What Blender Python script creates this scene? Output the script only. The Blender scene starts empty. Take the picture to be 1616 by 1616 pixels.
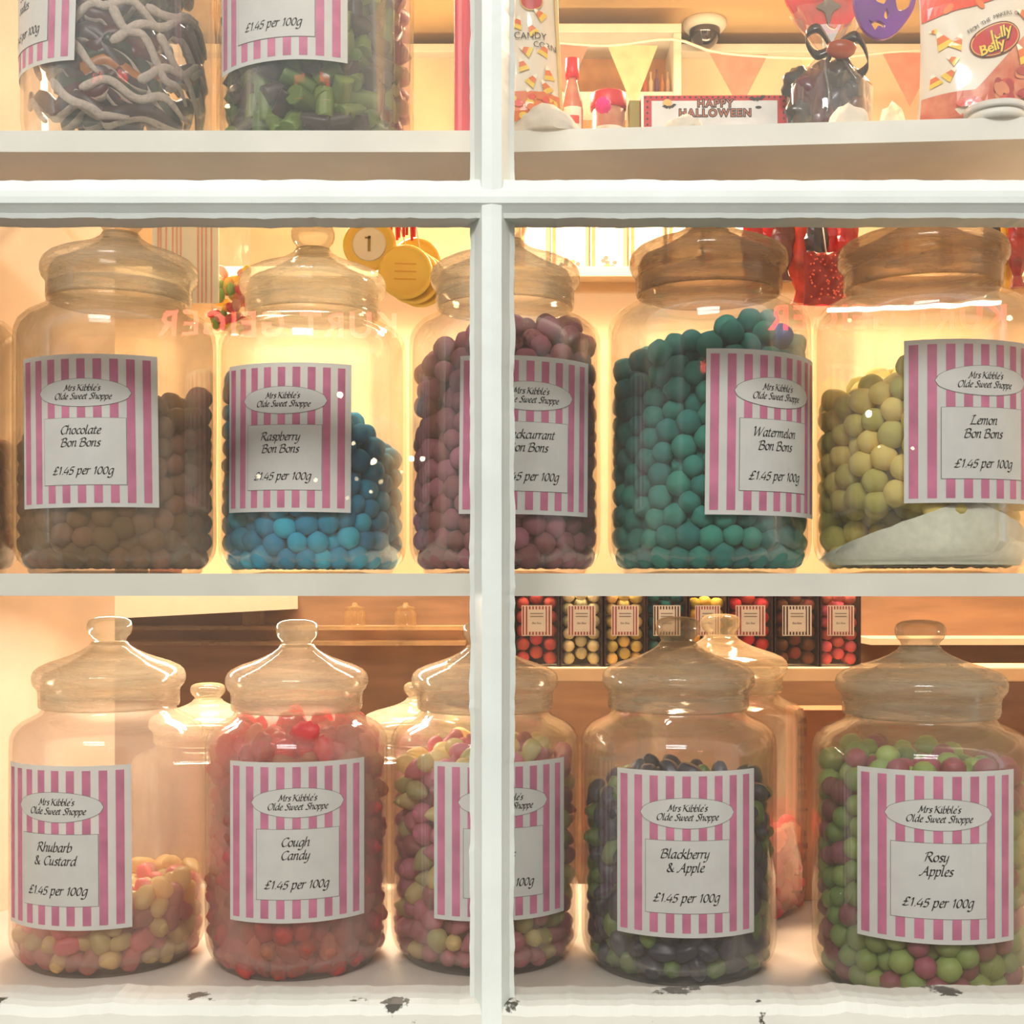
import bpy, bmesh, math, random
import numpy as np
from mathutils import Vector, Matrix, noise as mnoise

random.seed(7)
rng = np.random.default_rng(11)
S = bpy.context.scene
COL = S.collection
EYE = 1.5          # eye height above the shop floor
F = 2000.0         # focal length in pixels of the 1616 frame
HOR = 915.0        # horizon row

def P(px, py, d):
    """world point seen at pixel (px,py) at depth d in front of the eye"""
    return Vector(((px - 808.0) / F * d, d, EYE + (HOR - py) / F * d))

# ------------------------------------------------------------------ camera
cam_d = bpy.data.cameras.new('camera')
cam = bpy.data.objects.new('camera', cam_d); COL.objects.link(cam)
cam.location = (0, 0, EYE); cam.rotation_euler = (math.pi / 2, 0, 0)
cam_d.sensor_width = 36; cam_d.sensor_height = 36; cam_d.sensor_fit = 'HORIZONTAL'
cam_d.lens = 36 * F / 1616
cam_d.shift_y = (HOR - 808.0) / 1616
cam_d.clip_start = 0.02
S.camera = cam

# ------------------------------------------------------------------ world, lamps, exposure
w = bpy.data.worlds.new('dusk'); S.world = w; w.use_nodes = True
bg = w.node_tree.nodes['Background']
bg.inputs[0].default_value = (0.96, 0.99, 0.95, 1); bg.inputs[1].default_value = 0.84

def area(name, loc, target, sx, sy, power, color, spread=180):
    l = bpy.data.lights.new(name, 'AREA'); l.shape = 'RECTANGLE'; l.size = sx; l.size_y = sy
    l.energy = power; l.color = color; l.spread = math.radians(spread)
    o = bpy.data.objects.new(name, l); COL.objects.link(o); o.location = loc
    d = Vector(target) - Vector(loc)
    o.rotation_euler = d.to_track_quat('-Z', 'Y').to_euler()
    return o
WARM = (1.0, 0.74, 0.42)
area('ceiling_lamp', (-0.50, 2.15, 2.70), (-0.45, 1.35, 1.2), 0.5, 0.22, 45, (1.0, 0.82, 0.58))
area('ceiling_lamp', (0.75, 2.10, 2.70), (0.45, 1.35, 1.2), 0.4, 0.22, 33, (1.0, 0.68, 0.42))
area('shelf_strip_lamp', (0.20, 2.05, 2.68), (0.1, 2.5, 1.9), 1.4, 0.10, 8, (1.0, 0.78, 0.50))
area('back_room_lamp', (0.3, 2.62, 2.2), (0.3, 2.95, 2.6), 1.2, 0.10, 3.4, (1.0, 0.78, 0.5))
area('added_jar_fill', (-0.27, 1.345, 1.482), (-0.27, 1.25, 1.2), 0.36, 0.03, 1.9, (1.0, 0.82, 0.68))  # added fill, out of view, brightens the lower left jars; no real fitting
# the lit street behind the photographer
area('street_light', (-0.6, -3.4, 4.6), (0, 1.0, 1.3), 2.2, 0.8, 150, (0.98, 1.0, 0.98))
S.view_settings.view_transform = 'Standard'; S.view_settings.look = 'None'
S.view_settings.exposure = 0.35; S.view_settings.gamma = 1; S.view_settings.use_curve_mapping = False
cy = S.cycles
cy.use_denoising = True
cy.use_adaptive_sampling = True; cy.adaptive_threshold = 0.035
cy.max_bounces = 6; cy.diffuse_bounces = 3; cy.glossy_bounces = 4; cy.transmission_bounces = 6
cy.transparent_max_bounces = 24; cy.caustics_reflective = False; cy.caustics_refractive = False
cy.sample_clamp_indirect = 4

# ------------------------------------------------------------------ materials
def lin(c):
    return tuple(((v / 255) / 12.92 if v / 255 <= 0.04045 else ((v / 255 + 0.055) / 1.055) ** 2.4) for v in c) + (1,)
MATS = {}
def newmat(name):
    m = bpy.data.materials.new(name); m.use_nodes = True
    nt = m.node_tree; nt.nodes.clear()
    out = nt.nodes.new('ShaderNodeOutputMaterial')
    return m, nt, out
def nd(nt, t, **kw):
    n = nt.nodes.new(t)
    for k, v in kw.items():
        if k.startswith('i_'): n.inputs[k[2:].replace('_', ' ')].default_value = v
        else: setattr(n, k, v)
    return n
def paint(name, rgb, rough=0.55, var=0.06, scale=30, bump=0.0, spec=0.4, translucent=0.0, coat=0.0, metallic=0.0, bscale=None, randvar=0.0, stretch=None, rgb2=None, sharp=False):
    """general procedural surface: colour with noise variation, bump, optional translucency"""
    if name in MATS: return MATS[name]
    m, nt, out = newmat(name); L = nt.links.new
    pr = nd(nt, 'ShaderNodeBsdfPrincipled')
    c = lin(rgb)
    tc = nd(nt, 'ShaderNodeTexCoord')
    mp = nd(nt, 'ShaderNodeMapping')
    if stretch: mp.inputs['Scale'].default_value = stretch
    L(tc.outputs['Object'], mp.inputs[0])
    nz = nd(nt, 'ShaderNodeTexNoise'); nz.inputs['Scale'].default_value = scale; nz.inputs['Detail'].default_value = 5
    L(mp.outputs[0], nz.inputs['Vector'])
    ramp = nd(nt, 'ShaderNodeValToRGB')
    lo, hi = (0.3, 0.7) if not sharp else (0.47, 0.53)
    ramp.color_ramp.elements[0].position = lo; ramp.color_ramp.elements[1].position = hi
    if rgb2 is None:
        a = tuple(max(0, v * (1 - var * 2)) for v in c[:3]) + (1,); b = tuple(min(1, v * (1 + var * 2)) for v in c[:3]) + (1,)
    else: a, b = c, lin(rgb2)
    ramp.color_ramp.elements[0].color = a; ramp.color_ramp.elements[1].color = b
    L(nz.outputs['Fac'], ramp.inputs[0])
    col = ramp.outputs[0]
    if randvar:
        oi = nd(nt, 'ShaderNodeObjectInfo'); hs = nd(nt, 'ShaderNodeHueSaturation')
        mr = nd(nt, 'ShaderNodeMapRange'); mr.inputs['To Min'].default_value = 1 - randvar; mr.inputs['To Max'].default_value = 1 + randvar
        L(oi.outputs['Random'], mr.inputs['Value']); L(mr.outputs[0], hs.inputs['Value']); L(col, hs.inputs['Color'])
        mr2 = nd(nt, 'ShaderNodeMapRange'); mr2.inputs['To Min'].default_value = 0.5 + randvar * .06; mr2.inputs['To Max'].default_value = 0.5 - randvar * .06
        L(oi.outputs['Random'], mr2.inputs['Value']); L(mr2.outputs[0], hs.inputs['Hue'])
        col = hs.outputs[0]
    L(col, pr.inputs['Base Color'])
    pr.inputs['Roughness'].default_value = rough
    pr.inputs['Specular IOR Level'].default_value = spec
    pr.inputs['Metallic'].default_value = metallic
    pr.inputs['Coat Weight'].default_value = coat
    if bump:
        bp = nd(nt, 'ShaderNodeBump'); bp.inputs['Strength'].default_value = bump; bp.inputs['Distance'].default_value = 0.002
        n2 = nd(nt, 'ShaderNodeTexNoise'); n2.inputs['Scale'].default_value = bscale or scale * 4; n2.inputs['Detail'].default_value = 4
        L(mp.outputs[0], n2.inputs['Vector']); L(n2.outputs['Fac'], bp.inputs['Height']); L(bp.outputs[0], pr.inputs['Normal'])
    sh = pr.outputs[0]
    if translucent:
        tr = nd(nt, 'ShaderNodeBsdfTranslucent'); L(col, tr.inputs[0])
        mx = nd(nt, 'ShaderNodeMixShader'); mx.inputs[0].default_value = translucent
        L(sh, mx.inputs[1]); L(tr.outputs[0], mx.inputs[2]); sh = mx.outputs[0]
    L(sh, out.inputs[0]); MATS[name] = m
    return m
def glass(name, tint=(1, 1, 1), haze=0.05, hazecol=(250, 235, 205), gloss=1.0, edge=(0.90, 0.84, 0.72), nscale=9, stretch=(1, 1, 1), hazevar=0.6, rough=0.03, edgepow=0.35):
    """thin clear glass: straight-through light, mirror-like fresnel sheen and a film of dust"""
    if name in MATS: return MATS[name]
    m, nt, out = newmat(name); L = nt.links.new
    tc = nd(nt, 'ShaderNodeTexCoord'); mp = nd(nt, 'ShaderNodeMapping'); mp.inputs['Scale'].default_value = stretch
    L(tc.outputs['Object'], mp.inputs[0])
    nz = nd(nt, 'ShaderNodeTexNoise'); nz.inputs['Scale'].default_value = nscale; nz.inputs['Detail'].default_value = 5
    nz.inputs['Distortion'].default_value = 0.6
    L(mp.outputs[0], nz.inputs['Vector'])
    lw = nd(nt, 'ShaderNodeLayerWeight'); lw.inputs['Blend'].default_value = edgepow
    cm = nd(nt, 'ShaderNodeMix'); cm.data_type = 'RGBA'
    cm.inputs[6].default_value = tuple(tint) + (1,); cm.inputs[7].default_value = tuple(edge) + (1,)
    pw = nd(nt, 'ShaderNodeMath'); pw.operation = 'POWER'; pw.inputs[1].default_value = 3.0
    L(lw.outputs['Facing'], pw.inputs[0]); L(pw.outputs[0], cm.inputs[0])
    tr = nd(nt, 'ShaderNodeBsdfTransparent'); L(cm.outputs[2], tr.inputs[0])
    gl = nd(nt, 'ShaderNodeBsdfGlossy'); gl.inputs['Roughness'].default_value = rough
    bp = nd(nt, 'ShaderNodeBump'); bp.inputs['Strength'].default_value = 0.12; bp.inputs['Distance'].default_value = 0.002
    L(nz.outputs['Fac'], bp.inputs['Height']); L(bp.outputs[0], gl.inputs['Normal'])
    fr = nd(nt, 'ShaderNodeFresnel'); fr.inputs['IOR'].default_value = 1.45
    mm = nd(nt, 'ShaderNodeMath'); mm.operation = 'MULTIPLY'; mm.inputs[1].default_value = gloss; mm.use_clamp = True
    mn = nd(nt, 'ShaderNodeMath'); mn.operation = 'MINIMUM'; mn.inputs[1].default_value = 0.30
    L(fr.outputs[0], mn.inputs[0]); L(mn.outputs[0], mm.inputs[0])
    mx = nd(nt, 'ShaderNodeMixShader'); L(mm.outputs[0], mx.inputs[0]); L(tr.outputs[0], mx.inputs[1]); L(gl.outputs[0], mx.inputs[2])
    df = nd(nt, 'ShaderNodeBsdfDiffuse'); df.inputs[0].default_value = lin(hazecol)
    tl = nd(nt, 'ShaderNodeBsdfTranslucent'); tl.inputs[0].default_value = lin(hazecol)
    ad = nd(nt, 'ShaderNodeMixShader'); ad.inputs[0].default_value = 0.55; L(df.outputs[0], ad.inputs[1]); L(tl.outputs[0], ad.inputs[2])
    mr = nd(nt, 'ShaderNodeMapRange'); mr.inputs['From Min'].default_value = .3; mr.inputs['From Max'].default_value = .7
    mr.inputs['To Min'].default_value = haze * (1 - hazevar); mr.inputs['To Max'].default_value = haze * (1 + hazevar)
    L(nz.outputs['Fac'], mr.inputs['Value'])
    mx2 = nd(nt, 'ShaderNodeMixShader'); L(mr.outputs[0], mx2.inputs[0]); L(mx.outputs[0], mx2.inputs[1]); L(ad.outputs[0], mx2.inputs[2])
    L(mx2.outputs[0], out.inputs[0]); MATS[name] = m
    return m
def emit(name, rgb, strength):
    if name in MATS: return MATS[name]
    m, nt, out = newmat(name)
    e = nd(nt, 'ShaderNodeEmission'); e.inputs[0].default_value = lin(rgb); e.inputs[1].default_value = strength
    nt.links.new(e.outputs[0], out.inputs[0]); MATS[name] = m
    return m
def chipped(name, rgb, chip=(70, 66, 55), thr=0.70, scale=22):
    if name in MATS: return MATS[name]
    m = paint(name, rgb, rough=0.42, var=0.03, scale=12, bump=0.25, bscale=45, spec=0.5)
    nt = m.node_tree; L = nt.links.new
    pr = [n for n in nt.nodes if n.type == 'BSDF_PRINCIPLED'][0]
    src = pr.inputs['Base Color'].links[0].from_socket
    tc = [n for n in nt.nodes if n.type == 'TEX_COORD'][0]
    nz = nd(nt, 'ShaderNodeTexNoise'); nz.inputs['Scale'].default_value = scale; nz.inputs['Detail'].default_value = 9; nz.inputs['Roughness'].default_value = .62
    L(tc.outputs['Object'], nz.inputs['Vector'])
    rp = nd(nt, 'ShaderNodeValToRGB'); rp.color_ramp.elements[0].position = thr; rp.color_ramp.elements[1].position = thr + .02
    L(nz.outputs['Fac'], rp.inputs[0])
    mx = nd(nt, 'ShaderNodeMix'); mx.data_type = 'RGBA'; mx.inputs[7].default_value = lin(chip)
    L(rp.outputs[0], mx.inputs[0]); L(src, mx.inputs[6]); L(mx.outputs[2], pr.inputs['Base Color'])
    return m

M_FRAME = chipped('frame_paint', (226, 230, 222), thr=.735)
M_SILL = chipped('sill_paint', (216, 213, 202), thr=.625, scale=18)
M_SHELF = paint('shelf_paint', (232, 228, 214), rough=.5, var=.03, scale=15, bump=.1)
M_WALLW = paint('reveal_plaster', (226, 204, 178), rough=.8, var=.05, scale=14, bump=.15)
M_CREAM = paint('cream_wall', (236, 214, 180), rough=.85, var=.05, scale=8, bump=.15)
M_WALL_SHADE = paint('painted_wall_shade', (150, 114, 84), rough=.6, var=.12, scale=6, stretch=(1, 1, 6))  # shade on the lower partition wall, put into the colour as brown
M_CEIL = paint('ceiling_paint', (225, 190, 130), rough=.9, var=.05, scale=4)
M_FLOOR = paint('floor_boards', (120, 84, 52), rough=.5, var=.2, scale=5, stretch=(1, 8, 1))
M_PAPER = paint('label_paper', (226, 224, 216), rough=.6, var=.02, scale=60, translucent=.12)
M_PINK = paint('label_pink', (210, 124, 154), rough=.6, var=.10, scale=45, translucent=.1)
M_INK = paint('ink', (42, 38, 34), rough=.7)
M_LINE = paint('thin_outline', (120, 116, 108), rough=.7)
M_GLASS = glass('jar_glass', haze=.028)
M_LID = glass('lid_glass', tint=(.97, .95, .9), haze=.30, hazecol=(236, 224, 196), nscale=16, stretch=(1.2, 1.2, 13), hazevar=.5, gloss=1.2, edge=(.88, .80, .66), edgepow=.45)
M_PANE = glass('window_glass', haze=.019, hazecol=(240, 246, 236), nscale=3, hazevar=.7, edge=(.9, .93, .9), rough=.004, edgepow=.1)

# ------------------------------------------------------------------ mesh helpers
def link(o, parent=None):
    COL.objects.link(o)
    if parent is not None: o.parent = parent
    return o
def mesh_obj(name, verts, faces, mats, parent=None, midx=None, smooth=True, loc=None):
    me = bpy.data.meshes.new(name)
    me.from_pydata([tuple(v) for v in verts], [], faces)
    for m in (mats if isinstance(mats, (list, tuple)) else [mats]): me.materials.append(m)
    if midx is not None: me.polygons.foreach_set('material_index', midx)
    me.polygons.foreach_set('use_smooth', [smooth] * len(me.polygons))
    me.update()
    o = bpy.data.objects.new(name, me)
    if loc is not None: o.location = loc
    return link(o, parent)
def bm_obj(name, bm, mats, parent=None, smooth=False, loc=None):
    me = bpy.data.meshes.new(name); bm.normal_update(); bm.to_mesh(me); bm.free()
    for m in (mats if isinstance(mats, (list, tuple)) else [mats]): me.materials.append(m)
    me.polygons.foreach_set('use_smooth', [smooth] * len(me.polygons))
    o = bpy.data.objects.new(name, me)
    if loc is not None: o.location = loc
    return link(o, parent)
def empty(name, loc):
    o = bpy.data.objects.new(name, None); COL.objects.link(o); o.location = loc; o.empty_display_size = .02
    return o
def tag(o, label, cat, group=None, kind=None):
    if label: o['label'] = label
    if cat: o['category'] = cat
    if group: o['group'] = group
    if kind: o['kind'] = kind
    return o
def struct(o):
    o['kind'] = 'structure'; return o
def box_bm(x0, x1, y0, y1, z0, z1, bev=0.0, seg=2, bm=None):
    bm = bm or bmesh.new()
    r = bmesh.ops.create_cube(bm, size=1)
    for v in r['verts']:
        v.co = Vector((x0 if v.co.x < 0 else x1, y0 if v.co.y < 0 else y1, z0 if v.co.z < 0 else z1))
    if bev:
        es = list({e for v in r['verts'] for e in v.link_edges})
        bmesh.ops.bevel(bm, geom=es, offset=bev, segments=seg, affect='EDGES', profile=.6)
    return bm
def box(name, x0, x1, y0, y1, z0, z1, mat, parent=None, bev=0.0, origin=None):
    if origin is None: origin = ((x0 + x1) / 2, (y0 + y1) / 2, z0)
    ox, oy, oz = origin
    bm = box_bm(x0 - ox, x1 - ox, y0 - oy, y1 - oy, z0 - oz, z1 - oz, bev)
    return bm_obj(name, bm, mat, parent, loc=origin)
def lathe(name, prof, mat, parent=None, n=72, scale=1.0, zs=1.0, wob=0.0, seed=0, closed=False):
    vs, fs = [], []
    for (r, z) in prof:
        for k in range(n):
            a = 2 * math.pi * k / n
            rr = r * scale
            if wob: rr *= 1 + wob * mnoise.noise(Vector((math.cos(a) * 1.3 + seed, math.sin(a) * 1.3, z * 1.5)))
            vs.append((rr * math.cos(a), rr * math.sin(a), z * scale * zs))
    m = len(prof)
    for i in range(m - 1 + (1 if closed else 0)):
        j = (i + 1) % m
        for k in range(n):
            l = (k + 1) % n
            fs.append((i * n + k, i * n + l, j * n + l, j * n + k))
    o = mesh_obj(name, vs, fs, mat, parent)
    return o
def tube_geo(pts, rad, n=8, vs=None, fs=None, cap=True):
    vs = [] if vs is None else vs; fs = [] if fs is None else fs
    pts = [Vector(p) for p in pts]; base = len(vs); up = Vector((0.13, .2, 1)).normalized()
    for i, p in enumerate(pts):
        t = (pts[min(i + 1, len(pts) - 1)] - pts[max(i - 1, 0)]).normalized()
        a = t.cross(up)
        if a.length < 1e-4: a = t.cross(Vector((1, 0, 0)))
        a.normalize(); b = t.cross(a)
        r = rad[i] if isinstance(rad, (list, tuple)) else rad
        for k in range(n):
            an = 2 * math.pi * k / n
            vs.append(p + a * (r * math.cos(an)) + b * (r * math.sin(an)))
    for i in range(len(pts) - 1):
        for k in range(n):
            l = (k + 1) % n
            fs.append((base + i * n + k, base + i * n + l, base + (i + 1) * n + l, base + (i + 1) * n + k))
    if cap:
        fs.append(tuple(base + k for k in range(n))[::-1]); e = base + (len(pts) - 1) * n
        fs.append(tuple(e + k for k in range(n)))
    return vs, fs
def tube(name, pts, rad, mat, parent=None, n=8):
    o0 = Vector(pts[0])
    vs, fs = tube_geo([Vector(p) - o0 for p in pts], rad, n)
    return mesh_obj(name, vs, fs, mat, parent, loc=o0)
def ico(sub):
    bm = bmesh.new(); bmesh.ops.create_icosphere(bm, subdivisions=sub, radius=1)
    vs = [v.co.copy() for v in bm.verts]; bm.verts.index_update(); fs = [tuple(v.index for v in f.verts) for f in bm.faces]; bm.free()
    return vs, fs
ICO = {k: ico(k) for k in (1, 2, 3)}
def catmull(pts, k=5, closed=False):
    pts = [Vector(p) for p in pts]
    if len(pts) == 2: return pts
    out = []
    n = len(pts)
    for i in range(n - 1):
        p0 = pts[i - 1] if i > 0 else (pts[-2] if closed else pts[0] * 2 - pts[1])
        p1, p2 = pts[i], pts[i + 1]
        p3 = pts[i + 2] if i + 2 < n else (pts[1] if closed else pts[-1] * 2 - pts[-2])
        for j in range(k):
            t = j / k
            out.append(.5 * ((2 * p1) + (p2 - p0) * t + (2 * p0 - 5 * p1 + 4 * p2 - p3) * t * t + (3 * p1 - p0 - 3 * p2 + p3) * t ** 3))
    out.append(pts[-1])
    return out

# ------------------------------------------------------------------ chancery lettering, drawn with a broad nib
G = {}
def g(ch, adv, *strokes): G[ch] = (adv, strokes)
bowl = [(.68, .95), (.4, 1), (.1, .6), (.12, .1), (.35, .03), (.66, .6)]
g('a', .88, bowl, [(.7, 1), (.62, .3), (.68, .02), (.85, .12)])
g('b', .78, [(.12, 1.75), (.1, 1), (.08, .1), (.3, 0), (.62, .3), (.62, .8), (.42, 1), (.1, .65)])
g('c', .66, [(.62, .85), (.42, 1), (.12, .65), (.12, .2), (.35, 0), (.62, .15)])
g('d', .9, bowl, [(.74, 1.75), (.68, .5), (.68, .05), (.85, .12)])
g('e', .68, [(.12, .5), (.5, .62), (.55, .9), (.38, 1), (.12, .65), (.12, .2), (.35, 0), (.62, .15)])
g('g', .84, bowl, [(.7, 1), (.66, .2), (.6, -.4), (.3, -.6), (0, -.45)])
g('h', .85, [(.14, 1.75), (.06, 0)], [(.1, .55), (.35, .95), (.6, .95), (.6, .4), (.6, .03), (.78, .1)])
g('i', .42, [(0, .85), (.14, 1), (.12, .3), (.16, .02), (.35, .12)], [(.17, 1.4), (.24, 1.38)])
g('k', .8, [(.14, 1.75), (.06, 0)], [(.6, .9), (.45, 1.02), (.15, .5)], [(.15, .52), (.4, .4), (.65, .02), (.82, .06)])
g('l', .42, [(.16, 1.75), (.1, .4), (.14, .03), (.36, .12)])
g('m', 1.2, [(0, .85), (.14, 1), (.08, 0)], [(.1, .55), (.35, .97), (.52, .95), (.5, 0)], [(.5, .55), (.75, .97), (.94, .95), (.92, .05), (1.1, .12)])
g('n', .83, [(0, .85), (.14, 1), (.08, 0)], [(.1, .55), (.35, .97), (.58, .95), (.55, .4), (.57, .03), (.75, .12)])
g('o', .8, [(.45, 1), (.1, .75), (.08, .3), (.35, 0), (.64, .25), (.68, .72), (.45, 1)])
g('p', .8, [(0, .85), (.15, 1), (.1, .2), (.03, -.6)], [(.1, .6), (.35, .98), (.62, .9), (.62, .35), (.4, .0), (.1, .1)])
g('r', .58, [(0, .85), (.14, 1), (.08, 0)], [(.1, .55), (.3, .95), (.54, .95)])
g('s', .6, [(.54, .9), (.3, 1), (.12, .8), (.3, .52), (.48, .3), (.35, .02), (.05, .1)])
g('t', .5, [(.2, 1.38), (.12, .4), (.18, .02), (.42, .12)], [(-.02, .98), (.42, 1)])
g('u', .85, [(0, .85), (.14, 1), (.1, .3), (.22, .02), (.5, .4)], [(.62, 1), (.55, .3), (.6, .02), (.78, .12)])
g('w', 1.08, [(0, .85), (.12, 1), (.1, .2), (.25, .02), (.5, .6), (.54, 1)], [(.52, .95), (.5, .2), (.64, .02), (.95, .5), (.92, 1)])
g('y', .8, [(0, .85), (.14, 1), (.1, .3), (.22, .02), (.5, .4)], [(.62, 1), (.55, .1), (.45, -.4), (.2, -.6), (0, -.5)])
stemB = [(.22, 1.55), (.12, .8), (.02, 0)]
topB = [(-.15, 1.25), (.1, 1.52), (.6, 1.6), (.8, 1.25), (.6, .9), (.25, .85)]
g('M', 1.4, [(-.1, .1), (.1, .08), (.35, 1.55)], [(.35, 1.6), (.62, .3)], [(.62, .3), (1.15, 1.6)], [(1.12, 1.6), (1.08, .3), (1.16, .02), (1.35, .1)])
g('K', 1.1, [(.15, 1.6), (.1, .7), (.02, 0)], [(-.15, 1.3), (0, 1.55), (.2, 1.6)], [(.98, 1.62), (.6, 1.3), (.15, .75)], [(.3, .85), (.65, .3), (.95, 0), (1.12, .05)])
g('O', 1.28, [(.7, 1.6), (.25, 1.3), (.1, .6), (.4, 0), (.9, .2), (1.15, .9), (1.0, 1.5), (.7, 1.6)])
g('S', .92, [(.88, 1.42), (.6, 1.6), (.3, 1.4), (.4, 1.0), (.65, .7), (.7, .3), (.4, 0), (0, .15)])
g('C', 1.02, [(1.02, 1.38), (.75, 1.6), (.3, 1.3), (.1, .6), (.4, 0), (.92, .22)])
g('B', 1.02, stemB, topB, [(.4, .87), (.85, .7), (.8, .2), (.4, 0), (0, .05)])
g('R', 1.08, stemB, topB, [(.35, .85), (.65, .35), (.95, 0), (1.12, .05)])
g('P', .92, stemB, topB)
g('D', 1.22, stemB, [(-.15, 1.25), (.1, 1.55), (.7, 1.55), (1.1, 1.0), (.9, .3), (.4, 0), (0, .05)])
g('W', 1.5, [(-.15, 1.4), (.05, 1.6), (.15, .05)], [(.15, 0), (.78, 1.55)], [(.75, 1.6), (.8, .0)], [(.8, 0), (1.5, 1.62)])
g('L', .95, [(.35, 1.6), (.22, .9), (.1, .1)], [(-.1, .02), (.4, .06), (.85, .05), (.92, .2)], [(.05, 1.48), (.3, 1.6), (.55, 1.55)])
g('A', 1.15, [(-.2, .05), (.1, .1), (.75, 1.6)], [(.72, 1.6), (.86, .15), (1.08, .05)], [(.3, .6), (.85, .62)])
g('1', .55, [(.1, 1.0), (.32, 1.35), (.25, .0)])
g('4', .85, [(.5, 1.35), (.02, .4), (.8, .42)], [(.64, .85), (.55, -.05)])
g('5', .78, [(.74, 1.33), (.28, 1.3), (.18, .75), (.5, .78), (.65, .4), (.4, 0), (.02, .08)])
g('0', .85, [(.45, 1.33), (.12, .9), (.1, .35), (.35, 0), (.67, .35), (.72, .98), (.45, 1.33)])
g('.', .35, [(.1, .08), (.18, .04)])
g('£', 1.0, [(.85, 1.2), (.65, 1.42), (.38, 1.2), (.38, .5), (.05, .0)], [(0, .08), (.4, 0), (.8, .12)], [(.08, .65), (.65, .66)])
g("'", .28, [(.17, 1.75), (.1, 1.35)])
g('&', 1.25, [(1.0, .72), (.8, .2), (.4, 0), (.1, .3), (.3, .7), (.6, 1.1), (.5, 1.5), (.22, 1.4), (.32, 1.0), (.9, .08), (1.15, .12)])
G[' '] = (.5, ())
def script_width(s): return sum(G[c][0] for c in s)
def script_quads(s, size, cu, cv, nib=.2):
    """returns list of quads in 2-D, text centred at (cu, baseline cv); size = x-height"""
    quads = []; x = -script_width(s) / 2
    n1 = Vector((math.cos(.7), math.sin(.7))) * nib / 2; n2 = Vector((-math.sin(.7), math.cos(.7))) * .05
    for c in s:
        adv, strokes = G[c]
        for st in strokes:
            closed = len(st) > 3 and st[0] == st[-1]
            pts = catmull([Vector(((a + x) * 1.12 + b * .2 - .1, b if b < 1 else 1 + (b - 1) * .9)) for a, b in st], 4, closed)
            for p, q in zip(pts[:-1], pts[1:]):
                for nv in (n1, n2):
                    quads.append([Vector((cu + a.x * size, cv + a.y * size)) for a in (p - nv, p + nv, q + nv, q - nv)])
        x += adv
    return quads

_tcache = {}
def font_polys(s, size, shear=0.0, bold=0.0, space=1.0):
    """filled letters of the built-in typeface as 2-D verts / faces, centred"""
    key = (s, shear, bold, space)
    if key not in _tcache:
        cu = bpy.data.curves.new('lettering', 'FONT'); cu.body = s; cu.size = 1; cu.shear = shear; cu.offset = bold
        cu.align_x = 'CENTER'; cu.align_y = 'CENTER'; cu.space_character = space; cu.resolution_u = 3
        o = bpy.data.objects.new('lettering', cu); COL.objects.link(o)
        me = bpy.data.meshes.new_from_object(o)
        _tcache[key] = ([v.co.copy() for v in me.vertices], [tuple(p.vertices) for p in me.polygons])
        bpy.data.objects.remove(o); bpy.data.meshes.remove(me); bpy.data.curves.remove(cu)
    vs, fs = _tcache[key]
    return [Vector((v.x * size, v.y * size)) for v in vs], fs

class Art:
    """printed sheet: 2-D shapes in (u,v) metres laid on a surface map(u,v,lift) -> point"""
    def __init__(s, fmap, step=.0002): s.map = fmap; s.v = []; s.f = []; s.m = []; s.mats = []; s.step = step
    def mi(s, mat):
        if mat not in s.mats: s.mats.append(mat)
        return s.mats.index(mat)
    def poly(s, pts, mat, lift):
        b = len(s.v); s.v += [s.map(p[0], p[1], lift * s.step) for p in pts]
        s.f.append(tuple(range(b, b + len(pts)))); s.m.append(s.mi(mat))
    def faces(s, vs, fs, mat, lift, off=(0, 0), rot=0.0):
        b = len(s.v); c, d = math.cos(rot), math.sin(rot)
        s.v += [s.map(off[0] + v.x * c - v.y * d, off[1] + v.x * d + v.y * c, lift * s.step) for v in vs]
        for f in fs: s.f.append(tuple(b + i for i in f)); s.m.append(s.mi(mat))
    def cols(s, u0, u1, lo, hi, mat, lift, n, rows=1):
        """columns from u0 to u1 between curves lo(u) and hi(u)"""
        b = len(s.v)
        for i in range(n + 1):
            u = u0 + (u1 - u0) * i / n; a, c = lo(u), hi(u)
            for r in range(rows + 1): s.v.append(s.map(u, a + (c - a) * r / rows, lift * s.step))
        for i in range(n):
            for r in range(rows):
                k = b + i * (rows + 1) + r
                s.f.append((k, k + rows + 1, k + rows + 2, k + 1)); s.m.append(s.mi(mat))
    def rect(s, u0, u1, v0, v1, mat, lift, n=1, rows=1): s.cols(u0, u1, lambda u: v0, lambda u: v1, mat, lift, n, rows)
    def ellipse(s, cu, cv, a, b, mat, lift, n=28, rot=0.0):
        if rot:
            pts = [Vector((math.cos(t) * a, math.sin(t) * b)) for t in [2 * math.pi * k / n for k in range(n)]]
            s.faces([Vector((0, 0))] + pts, [(0, k + 1, (k + 1) % n + 1) for k in range(n)], mat, lift, (cu, cv), rot)
        else:
            h = lambda u: b * math.sqrt(max(0, 1 - ((u - cu) / a) ** 2))
            s.cols(cu - a, cu + a, lambda u: cv - h(u), lambda u: cv + h(u), mat, lift, n)
    def script(s, text, size, cu, cv, mat, lift, nib=.2):
        for q in script_quads(text, size, cu, cv, nib): s.poly(q, mat, lift)
    def text(s, text, size, cu, cv, mat, lift, rot=0.0, **kw):
        vs, fs = font_polys(text, size, **kw); s.faces(vs, fs, mat, lift, (cu, cv), rot)
    def build(s, name, parent=None, loc=None):
        return mesh_obj(name, s.v, s.f, s.mats, parent, midx=s.m, smooth=False, loc=loc)

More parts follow.
